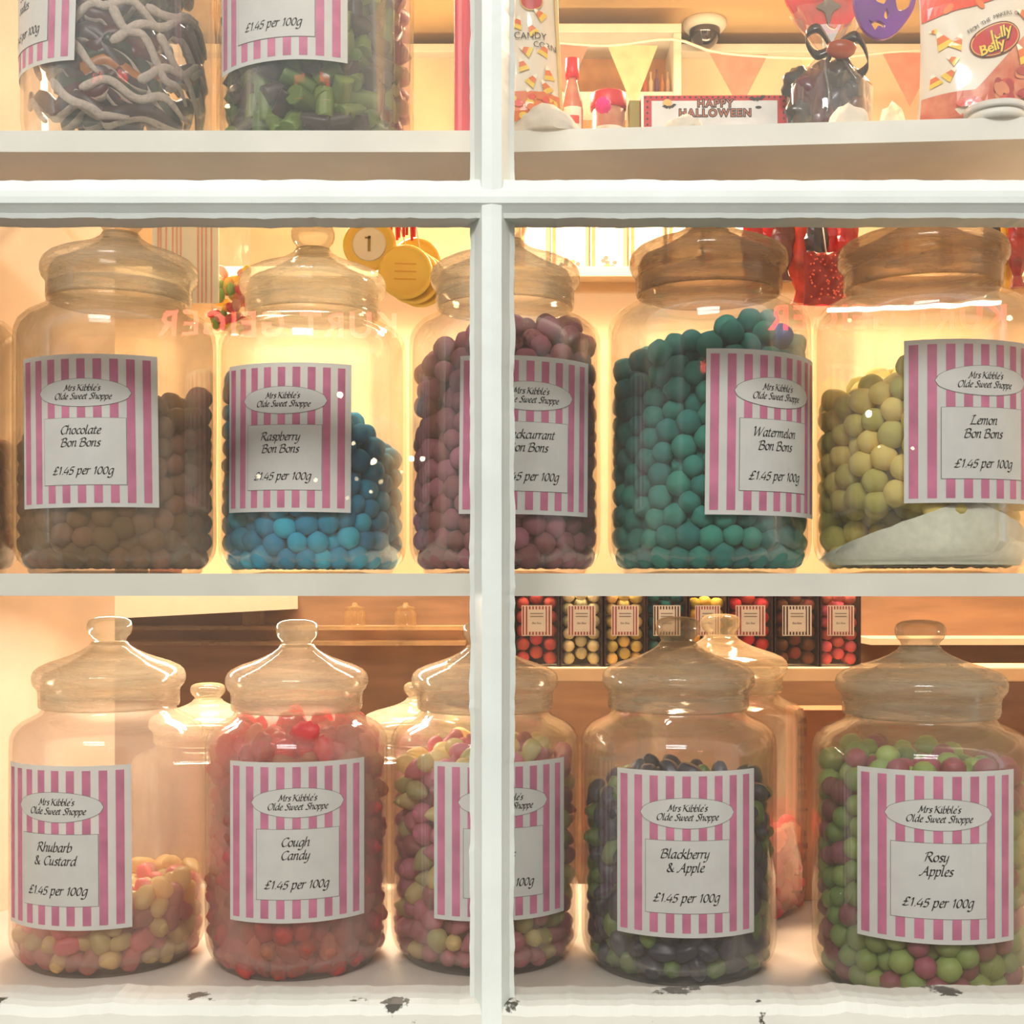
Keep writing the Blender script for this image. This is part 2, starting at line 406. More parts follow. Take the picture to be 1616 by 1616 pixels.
# ------------------------------------------------------------------ the building
FR = lambda X: 1.10 - max(0, X) * .075                       # front edge of the display shelves (slightly bowed)
def shelf(name, ztop, thick, xa=-.738, xb=.72, back=1.50, label=None, mat=M_SHELF):
    bm = bmesh.new()
    xs = [xa, xa * .5, 0, xb * .5, xb]
    pts = [(x, FR(x)) for x in xs] + [(xb, back), (-.524 - .4836 * (1.55 - back) + .003, back)]
    vt = [bm.verts.new((x, y, thick)) for x, y in pts]; vb = [bm.verts.new((x, y, 0)) for x, y in pts]
    bm.faces.new(vt); bm.faces.new(vb[::-1]); n = len(pts)
    for i in range(n): bm.faces.new((vb[i], vb[(i + 1) % n], vt[(i + 1) % n], vt[i]))
    bmesh.ops.bevel(bm, geom=[e for e in bm.edges if abs(e.verts[0].co.z - e.verts[1].co.z) < 1e-5 and e.verts[0].co.y < 1.2], offset=.0012, segments=2, affect='EDGES')
    bmesh.ops.recalc_face_normals(bm, faces=bm.faces)
    o = bm_obj(name, bm, mat, loc=(0, 0, ztop - thick))
    if label: tag(o, label, 'shelf')
    return o
Z_TOP = EYE + .390; Z_MID = EYE + .0055; Z_LOW = EYE - .360
shelf('display_shelf', Z_TOP, .0187, back=1.30, label='white painted shelf above the jar window, holding bags and banner')
shelf('display_shelf', Z_MID, .0195, back=1.37, label='white painted middle shelf under the bon bon jars')
fl = shelf('display_board', Z_LOW, .016, mat=paint('board_paint', (206, 192, 178), rough=.5, var=.04, scale=15, bump=.1), label='white window board under the bottom row of jars')

# splayed left reveal of the bay
def quadwall(name, pts, mat, thick):
    n = (Vector(pts[1]) - Vector(pts[0])).cross(Vector(pts[3]) - Vector(pts[0])).normalized() * thick
    vs = [Vector(p) for p in pts] + [Vector(p) + n for p in pts]
    fs = [(0, 1, 2, 3), (7, 6, 5, 4)] + [(i, i + 4, (i + 1) % 4 + 4, (i + 1) % 4) for i in range(4)]
    return struct(mesh_obj(name, vs, fs, mat, smooth=False))
quadwall('wall_left', [(-.790, 1.0, .6), (-.524, 1.55, .6), (-.524, 1.55, 2.79), (-.790, 1.0, 2.79)], M_WALLW, .05)
quadwall('wall_right', [(.80, 1.6, .6), (.80, 1.0, .6), (.80, 1.0, 2.79), (.80, 1.6, 2.79)], M_WALLW, .05)
struct(box('wall_shop_left', -2.35, -2.30, 1.0, 3.3, 0, 2.79, M_CREAM))
struct(box('wall_shop_right', 2.30, 2.35, 1.0, 3.3, 0, 2.79, M_CREAM))
struct(box('wall_back', -2.35, 2.35, 3.25, 3.35, 0, 2.79, M_CREAM))
struct(box('wall_upper', -2.3, 2.3, 3.0, 3.05, 0, 2.735, M_CREAM)); struct(box('trim_3', -2.3, 2.3, 2.965, 3.06, 2.735, 2.755, M_SHELF, bev=.003))
struct(box('ceiling', -2.35, 2.35, 1.0, 3.35, 2.79, 2.87, M_CEIL))
struct(box('floor', -2.35, 2.35, 1.0, 3.35, -.06, 0, M_FLOOR))
struct(box('wall_front_left', -2.35, -.78, 0.98, 1.08, 0, 2.79, M_CREAM))
struct(box('wall_front_right', .86, 2.35, 0.98, 1.08, 0, 2.79, M_CREAM))
struct(box('wall_front_lower', -.78, .86, .985, 1.08, 0, EYE - .42, M_CREAM))

# partition with shelving behind the display
BY = 2.5
zt = P(0, 430, BY).z
struct(box('wall_partition', -1.9, 1.9, BY, BY + .06, 0, zt - .02, paint('tan_wall', (220, 190, 148), rough=.85, var=.05, scale=8, bump=.15)))
struct(box('wall_shade_panel', -1.9, 1.9, BY - .012, BY, 0, P(0, 925, BY).z, M_WALL_SHADE))  # added layer that paints the wall's lower part in its shaded tone

# window joinery
WY = .93
def bar(name, a, b, width, axis, mat, parent, lo_w=.018, hi_w=.018, depth=.045, amp=.0006, seed=0, soft=1.0):
    """glazing bar with chamfered mouldings; a,b along the axis; wavy old paint on its edges"""
    prof = [(-width / 2, depth), (-width / 2, .020), (-width / 2 + .0035, .016), (-width / 2 + .008, .0045), (-width / 2 + .0095, 0), (0, -.0008),
            (width / 2 - .0095, 0), (width / 2 - .008, .0045), (width / 2 - .0035, .016), (width / 2, .020), (width / 2, depth)]
    prof = [(t, d if d >= .03 else d * soft) for t, d in prof]
    n = int((b - a) / .006); vs = []; fs = []; L0 = (a + b) / 2
    for i in range(n + 1):
        s = a + (b - a) * i / n
        for j, (t, d) in enumerate(prof):
            edge = 1 if j in (0, 1, 9, 10) else (.45 if j in (2, 8) else .12)
            off = amp * edge * (mnoise.noise(Vector((s * 30 + seed, j // 6 * 7.3, 0))) * 2 + mnoise.noise(Vector((s * 140 + seed, j // 6 * 3.3, 5))) * 1.3)
            tt = t + off * (1 if t > 0 else -1)
            vs.append((tt, d, s - L0) if axis == 'z' else (s - L0, d, tt))
    m = len(prof)
    for i in range(n):
        for j in range(m - 1): fs.append((i * m + j, i * m + j + 1, (i + 1) * m + j + 1, (i + 1) * m + j))
        fs.append((i * m + m - 1, i * m, (i + 1) * m, (i + 1) * m + m - 1))
    fs.append(tuple(range(m))); fs.append(tuple(n * m + j for j in range(m))[::-1])
    o = mesh_obj(name, vs, fs, mat, parent, smooth=False)
    bm = bmesh.new(); bm.from_mesh(o.data); bmesh.ops.recalc_face_normals(bm, faces=bm.faces); bm.to_mesh(o.data); bm.free()
    return o, L0
win = empty('window_1', (0, WY, EYE)); win['kind'] = 'structure'
PX = lambda px: (px - 808) / F * WY
PZ = lambda py: (HOR - py) / F * WY
mull, c0 = bar('mullion', -.42, .95, PX(812) - PX(740), 'z', M_FRAME, win, seed=3); mull.location = (PX(776), 0, c0)
for px in (776 - 1420, 776 + 1460):
    m2, c0 = bar('mullion', -.42, .95, .034, 'z', M_FRAME, win, seed=px); m2.location = (PX(px), 0, c0)
rl, c0 = bar('rail', PX(-644), PX(2236), .0280, 'x', M_FRAME, win, amp=.0005, seed=9, depth=.031, soft=.3); rl.location = (c0, -.0012, PZ(281) - .0140)
rt, c0 = bar('rail', PX(-644), PX(2236), .036, 'x', M_FRAME, win, seed=19); rt.location = (c0, 0, PZ(281) + .60)
# bottom rail with thick broken paint
n = 240; vs = []; fs = []; xa, xb = PX(-644), PX(2236)
prof = [(-.052, .0), (-.006, .0), (0.0, .006), (.0015, .014), (.0015, .045)]
for i in range(n + 1):
    x = xa + (xb - xa) * i / n
    lift = mnoise.noise(Vector((x * 22, 0, 1))) * .0035 + mnoise.noise(Vector((x * 120, 3, 1))) * .0014
    for j, (z, d) in enumerate(prof): vs.append((x, d, z + PZ(1590) + (lift if j > 0 else 0)))
for i in range(n):
    for j in range(4): fs.append((i * 5 + j, (i + 1) * 5 + j, (i + 1) * 5 + j + 1, i * 5 + j + 1))
mesh_obj('bottom_rail', vs, fs, M_SILL, win, smooth=False)
struct(box('trim_2', -.80, .88, .80, 1.0, EYE - .40, EYE - .366, M_SILL, bev=.004))
# the four panes
for (a, b) in ((PX(-644) + .015, PX(741)), (PX(811), PX(2236) - .015)):
    for (lo, hi) in ((PZ(1592), PZ(338)), (PZ(282), PZ(282) + .575)):
        box('pane', a - .004, b + .004, .0265, .0295, lo - .004, hi + .004, M_PANE, win, origin=(0, 0, 0))

# ------------------------------------------------------------------ sweets: one settled packing reused by every jar
def settle(N, r, H, iters=420):
    """balls of slightly unequal size shaken down inside a unit cylinder -> x, y, z, radius"""
    rad = r * rng.uniform(.86, 1.10, N)
    p = np.zeros((N, 3)); a = rng.random(N) * 2 * np.pi; rr = np.sqrt(rng.random(N)) * (1 - r)
    p[:, 0] = rr * np.cos(a); p[:, 1] = rr * np.sin(a); p[:, 2] = r + rng.random(N) * H * 1.25
    S2 = rad[:, None] + rad[None, :]
    for it in range(iters):
        p[:, 2] -= .012 * (1 - it / iters)
        for _ in range(2):
            d = p[:, None, :] - p[None, :, :]
            dist = np.sqrt((d ** 2).sum(-1)) + np.eye(N) * 9
            ov = np.clip(S2 - dist, 0, None)
            p += (d / dist[..., None] * (ov * .27)[..., None]).sum(1)
            q = np.hypot(p[:, 0], p[:, 1]); k = np.where(q > 1 - rad, (1 - rad) / q, 1); p[:, 0] *= k; p[:, 1] *= k
            p[:, 2] = np.maximum(p[:, 2], rad)
    return np.hstack([p, rad[:, None]])
PACK_R = .120
PACK = settle(840, PACK_R, 2.9, 200)

def lumpy(sub, amp, freq, seed, scale=(1, 1, 1), fn=None):
    vs, fs = ICO[sub]; out = []
    for v in vs:
        d = 1 + amp * mnoise.noise(v * freq + Vector((seed, seed * 1.7, 0)))
        q = Vector((v.x * scale[0], v.y * scale[1], v.z * scale[2])) * d
        if fn: q = fn(q, v)
        out.append(q)
    return out, fs
def sweet_mesh(name, geo, mats, midx=None):
    me = bpy.data.meshes.new(name); me.from_pydata([tuple(v) for v in geo[0]], [], geo[1])
    for m in mats: me.materials.append(m)
    if midx: me.polygons.foreach_set('material_index', midx)
    me.polygons.foreach_set('use_smooth', [True] * len(me.polygons)); me.update()
    return me
def pear_fn(q, v):
    t = (q.z + 1) / 2; k = 1.0 - .5 * t ** 1.5
    return Vector((q.x * k, q.y * k, q.z * 1.25))
def pillow_fn(q, v):
    f = lambda a: math.copysign(abs(a) ** .7, a)
    return Vector((f(q.x) * 1.15, f(q.y) * .8, f(q.z) * .72))
def loz_fn(q, v):
    k = 1 + .06 * math.cos(6 * math.atan2(q.y, q.z))
    return Vector((q.x * 1.25, q.y * .8 * k, q.z * .8 * k))
def twist_fn(q, v):
    a = math.atan2(q.y, q.z) + q.x * 2
    k = 1 + .13 * math.sin(5 * a)
    f = math.copysign(abs(q.x) ** .75, q.x)
    return Vector((f * 1.3, q.y * .78 * k, q.z * .78 * k))
def cyl_fn(q, v):
    f = math.copysign(min(1, abs(q.x) * 1.9) ** .9, q.x); r = math.hypot(q.y, q.z) + 1e-6; k = min(1, r * 1.6) / r
    k *= 1 + .05 * math.sin(9 * math.atan2(q.y, q.z))
    return Vector((f * 1.05, q.y * k * .62, q.z * k * .62))

def bonmat(nm, rgb, rgb2=None, tr=.04): return paint(nm, rgb, rough=.85, var=.14, scale=260, bump=.25, bscale=500, spec=.2, randvar=.30, rgb2=rgb2, translucent=tr)
def gumm(nm, rgb, rgb2=None, tr=.45, rough=.28): return paint(nm, rgb, rough=rough, var=.1, scale=90, bump=.15, bscale=260, spec=.5, translucent=tr, randvar=.2, rgb2=rgb2, coat=.2)

SW = {}
def kind(key, geos, matlists, shares=None, name=None, labels=None, group=None, cat=None, midx=None):
    SW[key] = dict(meshes=[[sweet_mesh(name, g_, ml, midx) for g_ in geos] for ml in matlists], geos=geos, mats=[m for ml in matlists for m in ml[:1]],
                   shares=shares or [1], name=name, labels=labels, group=group, cat=cat)
balls = [lumpy(3, .10, 1.6, s) for s in (1, 4, 9)]
smooth_balls = [lumpy(2, .04, 1.2, s) for s in (2, 5)]
kind('choc', balls, [[bonmat('cocoa_bon_bon', (138, 96, 70), (172, 132, 100))]], name='chocolate_bon_bon', labels=['dusty brown bon bon inside the jar marked Chocolate'], group='chocolate bon bons in their jar', cat='bon bon')
kind('rasp', balls, [[bonmat('blue_bon_bon', (16, 136, 180), (74, 182, 212))]], name='raspberry_bon_bon', labels=['bright blue bon bon inside the jar marked Raspberry'], group='blue bon bons in their jar', cat='bon bon')
kind('blackc', balls, [[bonmat('plum_bon_bon', (146, 70, 80), (198, 130, 134))]], name='blackcurrant_bon_bon', labels=['plum-coloured bon bon in the jar behind the window mullion'], group='plum bon bons in their jar', cat='bon bon')
kind('water', balls, [[bonmat('green_bon_bon', (14, 106, 96), (92, 172, 158))]], name='watermelon_bon_bon', labels=['teal green bon bon inside the jar marked Watermelon'], group='teal green bon bons in their jar', cat='bon bon')
kind('lemon', balls, [[bonmat('yellow_bon_bon', (246, 222, 92), (252, 238, 156), tr=.2)]], name='lemon_bon_bon', labels=['pale yellow bon bon inside the jar marked Lemon'], group='yellow bon bons in their jar', cat='bon bon')
kind('rosy', smooth_balls, [[gumm('green_apple_sweet', (172, 204, 100), (206, 224, 142))], [gumm('pink_apple_sweet', (212, 84, 122), (196, 130, 130))]], shares=[.66, .34], name='rosy_apple_sweet',
     labels=['round green sweet inside the jar marked Rosy Apples', 'round rosy pink sweet inside the jar marked Rosy Apples'], group='round sweets in the Rosy Apples jar', cat='boiled sweet')
tw = [lumpy(3, .22, 1.4, s, fn=twist_fn) for s in (1, 3, 8)]
kind('cough', tw, [[gumm('red_cough_candy', (244, 78, 72), (250, 126, 110), tr=.6)], [gumm('orange_cough_candy', (250, 136, 100), (252, 176, 140), tr=.6)]], shares=[.7, .3], name='cough_candy_sweet',
     labels=['red twisted sweet inside the jar marked Cough Candy', 'orange twisted sweet inside the jar marked Cough Candy'], group='twisted sweets in the Cough Candy jar', cat='boiled sweet')
pl = [lumpy(3, .10, 1.5, s, fn=pillow_fn) for s in (2, 6)]
kind('rhub', pl, [[gumm('pink_rhubarb_sweet', (236, 110, 120), (240, 160, 140))], [gumm('custard_sweet', (248, 216, 128), (250, 228, 160))]], shares=[.5, .5], name='rhubarb_custard_sweet',
     labels=['pink pillow sweet inside the jar marked Rhubarb & Custard', 'custard yellow pillow sweet inside the jar marked Rhubarb & Custard'], group='pillow sweets in the Rhubarb & Custard jar', cat='boiled sweet')
pr_ = [lumpy(3, .06, 1.5, s, fn=pear_fn) for s in (2, 6)]
kind('pear', pr_, [[gumm('pink_pear_drop', (226, 120, 138), (238, 160, 170))], [gumm('yellow_pear_drop', (240, 222, 140), (246, 232, 170))]], shares=[.62, .38], name='pear_drop',
     labels=['pink pear drop in the bottom row jar behind the mullion', 'yellow pear drop in the bottom row jar behind the mullion'], group='pear drops in the jar behind the mullion', cat='boiled sweet')
lz = [lumpy(3, .12, 1.5, s, fn=loz_fn) for s in (2, 6, 9)]
kind('bba', lz, [[gumm('dark_berry_sweet', (52, 50, 66), (78, 76, 92), tr=.1, rough=.2)], [gumm('apple_green_sweet', (112, 140, 70), (146, 170, 96), tr=.2, rough=.2)]], shares=[.64, .36], name='blackberry_apple_sweet',
     labels=['dark purple oval sweet in the jar marked Blackberry & Apple', 'green oval sweet in the jar marked Blackberry & Apple'], group='oval sweets in the Blackberry & Apple jar', cat='boiled sweet')
cl = [lumpy(3, .10, 2, s, fn=cyl_fn) for s in (2, 6)]
kind('moss', cl, [[gumm('green_chew', (128, 146, 58), (96, 128, 58), tr=.1)], [gumm('dark_chew', (44, 32, 30), (70, 52, 42), tr=.05)]], shares=[.55, .45], name='ribbed_chew_sweet',
     labels=['green ribbed sweet in the top shelf jar left of the mullion', 'dark brown ribbed sweet in the top shelf jar left of the mullion'], group='ribbed sweets in the top shelf jar', cat='chewy sweet')
SW['backred'] = dict(SW['cough']); SW['backred'].update(name='red_jelly_sweet', labels=['red sweet in the jar standing behind Blackberry & Apple'] * 2, group='red sweets in the jar at the back')
def interp(x, pts):
    if x <= pts[0][0]: return pts[0][1]
    for (a, b), (c, d) in zip(pts[:-1], pts[1:]):
        if x <= c: return b + (d - b) * (x - a) / (c - a)
    return pts[-1][1]

def fill(jar, key, R, base, phi, top, lab=None, rot=0.0, size=1.03):
    """sweets in a jar. top: [(local x / R, height above base)] heap outline; lab=(angle0, angle1, z0, z1) hides what stands behind the label"""
    k = SW[key]; Ri = R * (.955 if key != 'moss' else .90); r = PACK_R * Ri; c_, s_ = math.cos(rot), math.sin(rot)
    cen = jar.location; rest = ([], []); rr = random.Random(key); ind = 0
    order = []
    for p in PACK:
        x, y = (p[0] * c_ - p[1] * s_) * Ri, (p[0] * s_ + p[1] * c_) * Ri; z = p[2] * Ri + R * .05
        # keep inside the rounded heel of the jar
        if z < R * .22: q = math.hypot(x, y); lim = R * (.955 - .12 * (1 - z / (R * .22))) - r; f = min(1, lim / q) if q > 0 else 1; x *= f; y *= f
        surf = interp(x / R, top)
        if z > surf + mnoise.noise(Vector((x * 30, y * 30, rot))) * .006: continue
        if key == 'lemon' and z < .054 and y < -.01: continue
        order.append((x, y, z, surf, p[3] * Ri))
    vdir = Vector((-math.sin(phi), -math.cos(phi)))
    for (x, y, z, surf, pr) in order:
        rho = math.hypot(x, y); facing = (x * vdir.x + y * vdir.y) / max(rho, 1e-6)
        outer = rho > Ri - 2.1 * r and facing > -.12
        onTop = z > surf - 1.9 * r and key not in ('backred', 'pear2')
        vis = outer or onTop
        if lab and vis and outer:
            th = math.atan2(x * math.cos(phi) - y * math.sin(phi) * 1.0, (x * vdir.x + y * vdir.y)) if False else math.atan2(x * vdir.y * -1 + y * vdir.x, x * vdir.x + y * vdir.y)
            if lab[0] + .14 < th < lab[1] - .14 and lab[2] + r * .9 < z < lab[3] - r * .9: vis = False
        i = 0 if rr.random() < k['shares'][0] else len(k['meshes']) - 1
        if key == 'water' and vis and abs(x / R - .42) < .22 and z > surf - 2.6 * r and not SW.get('bluedone') and facing > .15:
            SW['bluedone'] = 1
            o = bpy.data.objects.new('blue_bon_bon', sweet_mesh('blue_bon_bon', balls[1], [bonmat('cobalt_bon_bon', (24, 92, 170))]))
            o.location = (cen.x + x, cen.y + y, cen.z + z); o.scale = [r * size] * 3; COL.objects.link(o)
            tag(o, 'single blue bon bon on top of the teal ones in Watermelon jar', 'bon bon'); continue
        eul = (rr.uniform(0, 6.28), rr.uniform(0, 6.28), rr.uniform(0, 6.28))
        if vis:
            me = k['meshes'][i][rr.randrange(len(k['meshes'][i]))]
            o = bpy.data.objects.new(k['name'], me); o.location = (cen.x + x, cen.y + y, cen.z + z); o.rotation_euler = eul
            s = pr * size; o.scale = (s, s, s); COL.objects.link(o)
            o['label'] = k['labels'][min(i, len(k['labels']) - 1)]; o['category'] = k['cat']; o['group'] = k['group']; ind += 1
        else:
            vs, fs = ICO[2]; b = len(rest[0]); s = pr * size * .97
            rest[0].extend([Vector((x, y, z)) + v * s for v in vs]); rest[1].extend([tuple(b + q for q in f) for f in fs])
    if rest[0]:
        o = mesh_obj(k['name'] + '_pile', rest[0], rest[1], k['mats'][0], loc=cen)
        tag(o, 'mass of sweets filling the middle of the ' + jar['nick'] + ' jar', 'sweets', kind='stuff')
    return ind

BODY = [(0, .035), (.5, .03), (.74, .0), (.83, .0), (.855, .02), (.86, .05), (.90, .085), (.955, .14), (.988, .22), (1, .32), (1, 1.0), (1, 1.7), (1, 2.36), (.992, 2.46), (.96, 2.54), (.89, 2.61), (.79, 2.665),
        (.715, 2.70), (.685, 2.75), (.68, 2.80), (.685, 2.93), (.645, 2.93), (.64, 2.75), (.67, 2.69), (.76, 2.63), (.87, 2.57), (.93, 2.50), (.957, 2.42), (.965, 2.34), (.965, .30), (.94, .2), (.9, .13), (.80, .08), (.5, .07), (0, .07)]
LIDP = [(.695, 2.765), (.715, 2.775), (.722, 2.80), (.722, 2.93), (.73, 2.97), (.765, 3.01), (.782, 3.06), (.782, 3.12), (.765, 3.17), (.72, 3.215), (.62, 3.265), (.5, 3.305), (.38, 3.35), (.28, 3.40), (.21, 3.45), (.185, 3.49),
        (.15, 3.47), (.22, 3.38), (.45, 3.24), (.66, 3.14), (.70, 3.06), (.695, 2.96), (.695, 2.80)]
KNOB = [(0.0, 3.44), (.12, 3.44), (.178, 3.47), (.172, 3.505), (.185, 3.54), (.215, 3.57), (.232, 3.62), (.232, 3.675), (.215, 3.72), (.17, 3.75), (.09, 3.765), (0, 3.768)]
def jar(px, rpx, Zc, zb, label, name_lines, ang, ly, hs=1.0, nick='', gm=None, lm=None, seed=0, tilt=0.0, lidtilt=(0, 0), first='Mrs'):
    """sweet jar: centre column px, half width rpx at depth Zc on height zb.  ang = label edges in degrees from the line of sight; ly = label rows"""
    X = (px - 808) / F * Zc; R = rpx / F * Zc * .985; phi = math.atan2(X, Zc)
    j = empty('sweet_jar', (X, Zc, zb)); j['nick'] = nick
    tag(j, label, 'jar', 'glass sweet jars in the window')
    lathe('body', BODY, gm or M_GLASS, j, n=96, scale=R, zs=hs, wob=.006, seed=seed)
    lid = lathe('lid', LIDP, lm or M_LID, j, n=72, scale=R, zs=hs, wob=.012, seed=seed + 5, closed=True)
    lid.rotation_euler = (lidtilt[0], lidtilt[1], 0)
    lathe('knob', KNOB, M_KNOB, lid, n=40, scale=R, zs=hs, wob=.03, seed=seed + 7)
    lab = None
    if ang:
        a0, a1 = math.radians(ang[0]), math.radians(ang[1])
        th0 = (a0 + a1) / 2; Zf = Zc - R * math.cos(th0)
        z1, z0 = EYE + (HOR - ly[0]) / F * Zf - zb, EYE + (HOR - ly[1]) / F * Zf - zb
        zc, H = (z0 + z1) / 2, z1 - z0; W = (a1 - a0) * R
        def fm(u, v, lift, R=R, th0=th0, phi=phi, zc=zc):
            uu = u * math.cos(tilt) - v * math.sin(tilt); vv = v * math.cos(tilt) + u * math.sin(tilt)
            t = th0 + uu / R - phi; rad = R * 1.006 + .0006 + lift
            return Vector((rad * math.sin(t), -rad * math.cos(t), zc + vv))
        A = Art(fm)
        A.rect(-W / 2, W / 2, -H / 2, H / 2, M_PAPER, 0, 30, 2)
        V = lambda v: H / 2 - v * H          # v from top
        U = lambda u: -W / 2 + u * W
        pitch = .1085
        for i in range(9):
            u0 = .028 + i * pitch
            A.rect(U(u0), U(u0 + .056), V(.972), V(.03), M_PINK, 1, 2)
        A.ellipse(U(.5), V(.252), W * .322, H * .093, M_LINE, 2, 32); A.ellipse(U(.5), V(.252), W * .318, H * .0905, M_PAPER, 3, 32)
        A.rect(U(.215), U(.785), V(.855), V(.415), M_LINE, 2, 16); A.rect(U(.2185), U(.7815), V(.8525), V(.4175), M_PAPER, 3, 16)
        A.script("Mrs Kibble's", H * .0255, U(.50), V(.240), M_INK, 4, nib=.34)
        A.script('Olde Sweet Shoppe', H * .0255, U(.50), V(.295), M_INK, 4, nib=.34)
        n_ = len(name_lines)
        for i, s in enumerate(name_lines):
            A.script(s, H * .0355, U(.485), V(.522 + .082 * i), M_INK, 4, nib=.3)
        A.script('£1.45 per 100g', H * .0365, U(.495), V(.785), M_INK, 4, nib=.3)
        A.build('label', j)
        lab = (a0, a1, z0, z1)
    return j, R, phi, lab
M_KNOB = glass('knob_glass', tint=(.97, .95, .9), haze=.16, hazecol=(240, 226, 190), gloss=1.6, edge=(.75, .62, .42), edgepow=.5, rough=.06)
M_GDUST = glass('cocoa_dusted_glass', haze=.17, hazecol=(206, 176, 134), nscale=14, hazevar=.55)
M_GYEL = glass('hazy_glass', haze=.045, hazecol=(250, 236, 196), nscale=7)
M_GBLOOM = glass('sugar_dusted_glass', haze=.14, hazecol=(255, 234, 214), nscale=6)
M_LIDD = glass('amber_dusted_lid_glass', tint=(.86, .78, .66), haze=.40, hazecol=(190, 158, 124), nscale=15, stretch=(1.2, 1.2, 13), hazevar=.45, gloss=1.2, edge=(.82, .7, .54), edgepow=.45)

def topz(Zc, y): return (HOR - y) / F * Zc + EYE
def heap(c, r, Zc, zb, pts): return [((x - c) / r, topz(Zc, y) - zb) for x, y in pts]
def full_jar(key, px, rpx, Zc, zb, label, lines, ang, ly, top, rot=0.0, size=1.03, **kw):
    j, R, phi, lab = jar(px, rpx, Zc, zb, label, lines, ang, ly, **kw)
    return fill(j, key, R, zb, phi, heap(px, rpx, Zc, zb, top), lab, rot, size), j, R, phi

# middle row
full_jar('choc', 184, 156, 1.185, Z_MID, 'cloudy glass jar labelled Chocolate Bon Bons on the middle shelf', ['Chocolate', 'Bon Bons'], (-57.5, 22.3), (560, 801),
         [(28, 700), (180, 690), (235, 640), (340, 625)], rot=.4, nick='Chocolate', gm=M_GDUST, seed=1, tilt=.013, lidtilt=(.0, .012))
full_jar('rasp', 494, 149, 1.26, Z_MID, 'glass jar labelled Raspberry Bon Bons with blue sweets on the middle shelf', ['Raspberry', 'Bon Bons'], (-56.5, 22), (573, 808),
         [(345, 590), (400, 600), (480, 640), (560, 665), (643, 740)], rot=1.3, nick='Raspberry', gm=M_GYEL, seed=2, tilt=-.006)
full_jar('blackc', 797, 153, 1.18, Z_MID, 'glass jar of plum bon bons standing behind the mullion on the middle shelf', ['Blackcurrant', 'Bon Bons'], (-26, 55), (562, 812),
         [(643, 590), (700, 560), (770, 530), (850, 510), (950, 515)], rot=2.1, nick='Blackcurrant', seed=3, tilt=-.012)
full_jar('water', 1118, 161, 1.17, Z_MID, 'glass jar labelled Watermelon Bon Bons with teal sweets on the middle shelf', ['Watermelon', 'Bon Bons'], (-1.5, 80), (558, 815),
         [(957, 580), (1040, 560), (1120, 540), (1180, 520), (1280, 515)], rot=3.0, nick='Watermelon', seed=4, tilt=-.01, lm=M_LIDD)
_, lj, lR, lphi = full_jar('lemon', 1455, 170, 1.155, Z_MID, 'glass jar labelled Lemon Bon Bons, nearly at the right edge of the middle shelf', ['Lemon', 'Bon Bons'], (-8.5, 72), (540, 795),
         [(1285, 630), (1350, 615), (1420, 580), (1500, 580), (1616, 600)], rot=4.4, nick='Lemon', hs=.965, seed=5, lm=M_LIDD)
# bottom row
full_jar('rhub', 173, 151, 1.2194, Z_LOW, 'glass jar labelled Rhubarb & Custard, a quarter full, on the window board', ['Rhubarb', '& Custard'], (-71, 12), (1206, 1463),
         [(22, 1440), (150, 1420), (200, 1390), (325, 1372)], rot=.9, nick='Rhubarb & Custard', hs=.95, seed=6, gm=M_GBLOOM, tilt=.006)
full_jar('cough', 469, 144, 1.206, Z_LOW, 'glass jar labelled Cough Candy full of red sweets on the window board', ['Cough', 'Candy'], (-43, 44), (1203, 1457),
         [(325, 1160), (390, 1150), (420, 1130), (540, 1132), (613, 1160)], rot=2.5, size=1.12, nick='Cough Candy', seed=7, gm=M_GBLOOM)
full_jar('pear', 765, 150, 1.225, Z_LOW, 'glass jar of pink and yellow pear drops behind the mullion on the window board', ['Pear', 'Drops'], (-30, 53), (1203, 1453),
         [(615, 1190), (700, 1170), (840, 1165), (915, 1185)], rot=3.5, size=1.0, nick='pear drop', hs=.94, seed=8, gm=M_GYEL)
full_jar('bba', 1070, 155, 1.197, Z_LOW, 'glass jar labelled Blackberry & Apple with dark sweets on the window board', ['Blackberry', '& Apple'], (-35.5, 46.3), (1217, 1480),
         [(915, 1260), (980, 1225), (1100, 1215), (1225, 1235)], rot=5.1, size=1.0, nick='Blackberry & Apple', hs=.945, seed=9)
full_jar('rosy', 1452, 169, 1.1475, Z_LOW, 'glass jar labelled Rosy Apples with green and pink sweets on the window board', ['Rosy', 'Apples'], (-32, 50.8), (1217, 1490),
         [(1283, 1200), (1350, 1185), (1500, 1190), (1616, 1215)], rot=.2, size=.98, nick='Rosy Apples', hs=.90, seed=10, gm=M_GYEL)
full_jar('backred', 1137, 135, 1.40, Z_LOW, 'half full jar standing behind the Blackberry & Apple jar on the window board', None, None, None,
         [(1000, 1300), (1272, 1300)], rot=1.9, nick='back', hs=.92, seed=11)
jar(328, 118, 1.405, Z_LOW, 'jar peeping out between the Rhubarb & Custard and Cough Candy jars', None, None, None, hs=.80, seed=21, nick='second back')
jar(664, 118, 1.41, Z_LOW, 'jar peeping out between the Cough Candy and pear drop jars', None, None, None, hs=.80, seed=22, nick='third back')
# jar at the very left edge of the middle shelf
full_jar('choc', -131, 155, 1.20, Z_MID, 'unlabelled cloudy jar cut off by the left edge of the middle shelf', None, None, None,
         [(-290, 690), (25, 690)], rot=4.9, nick='leftmost', gm=M_GDUST, seed=12)
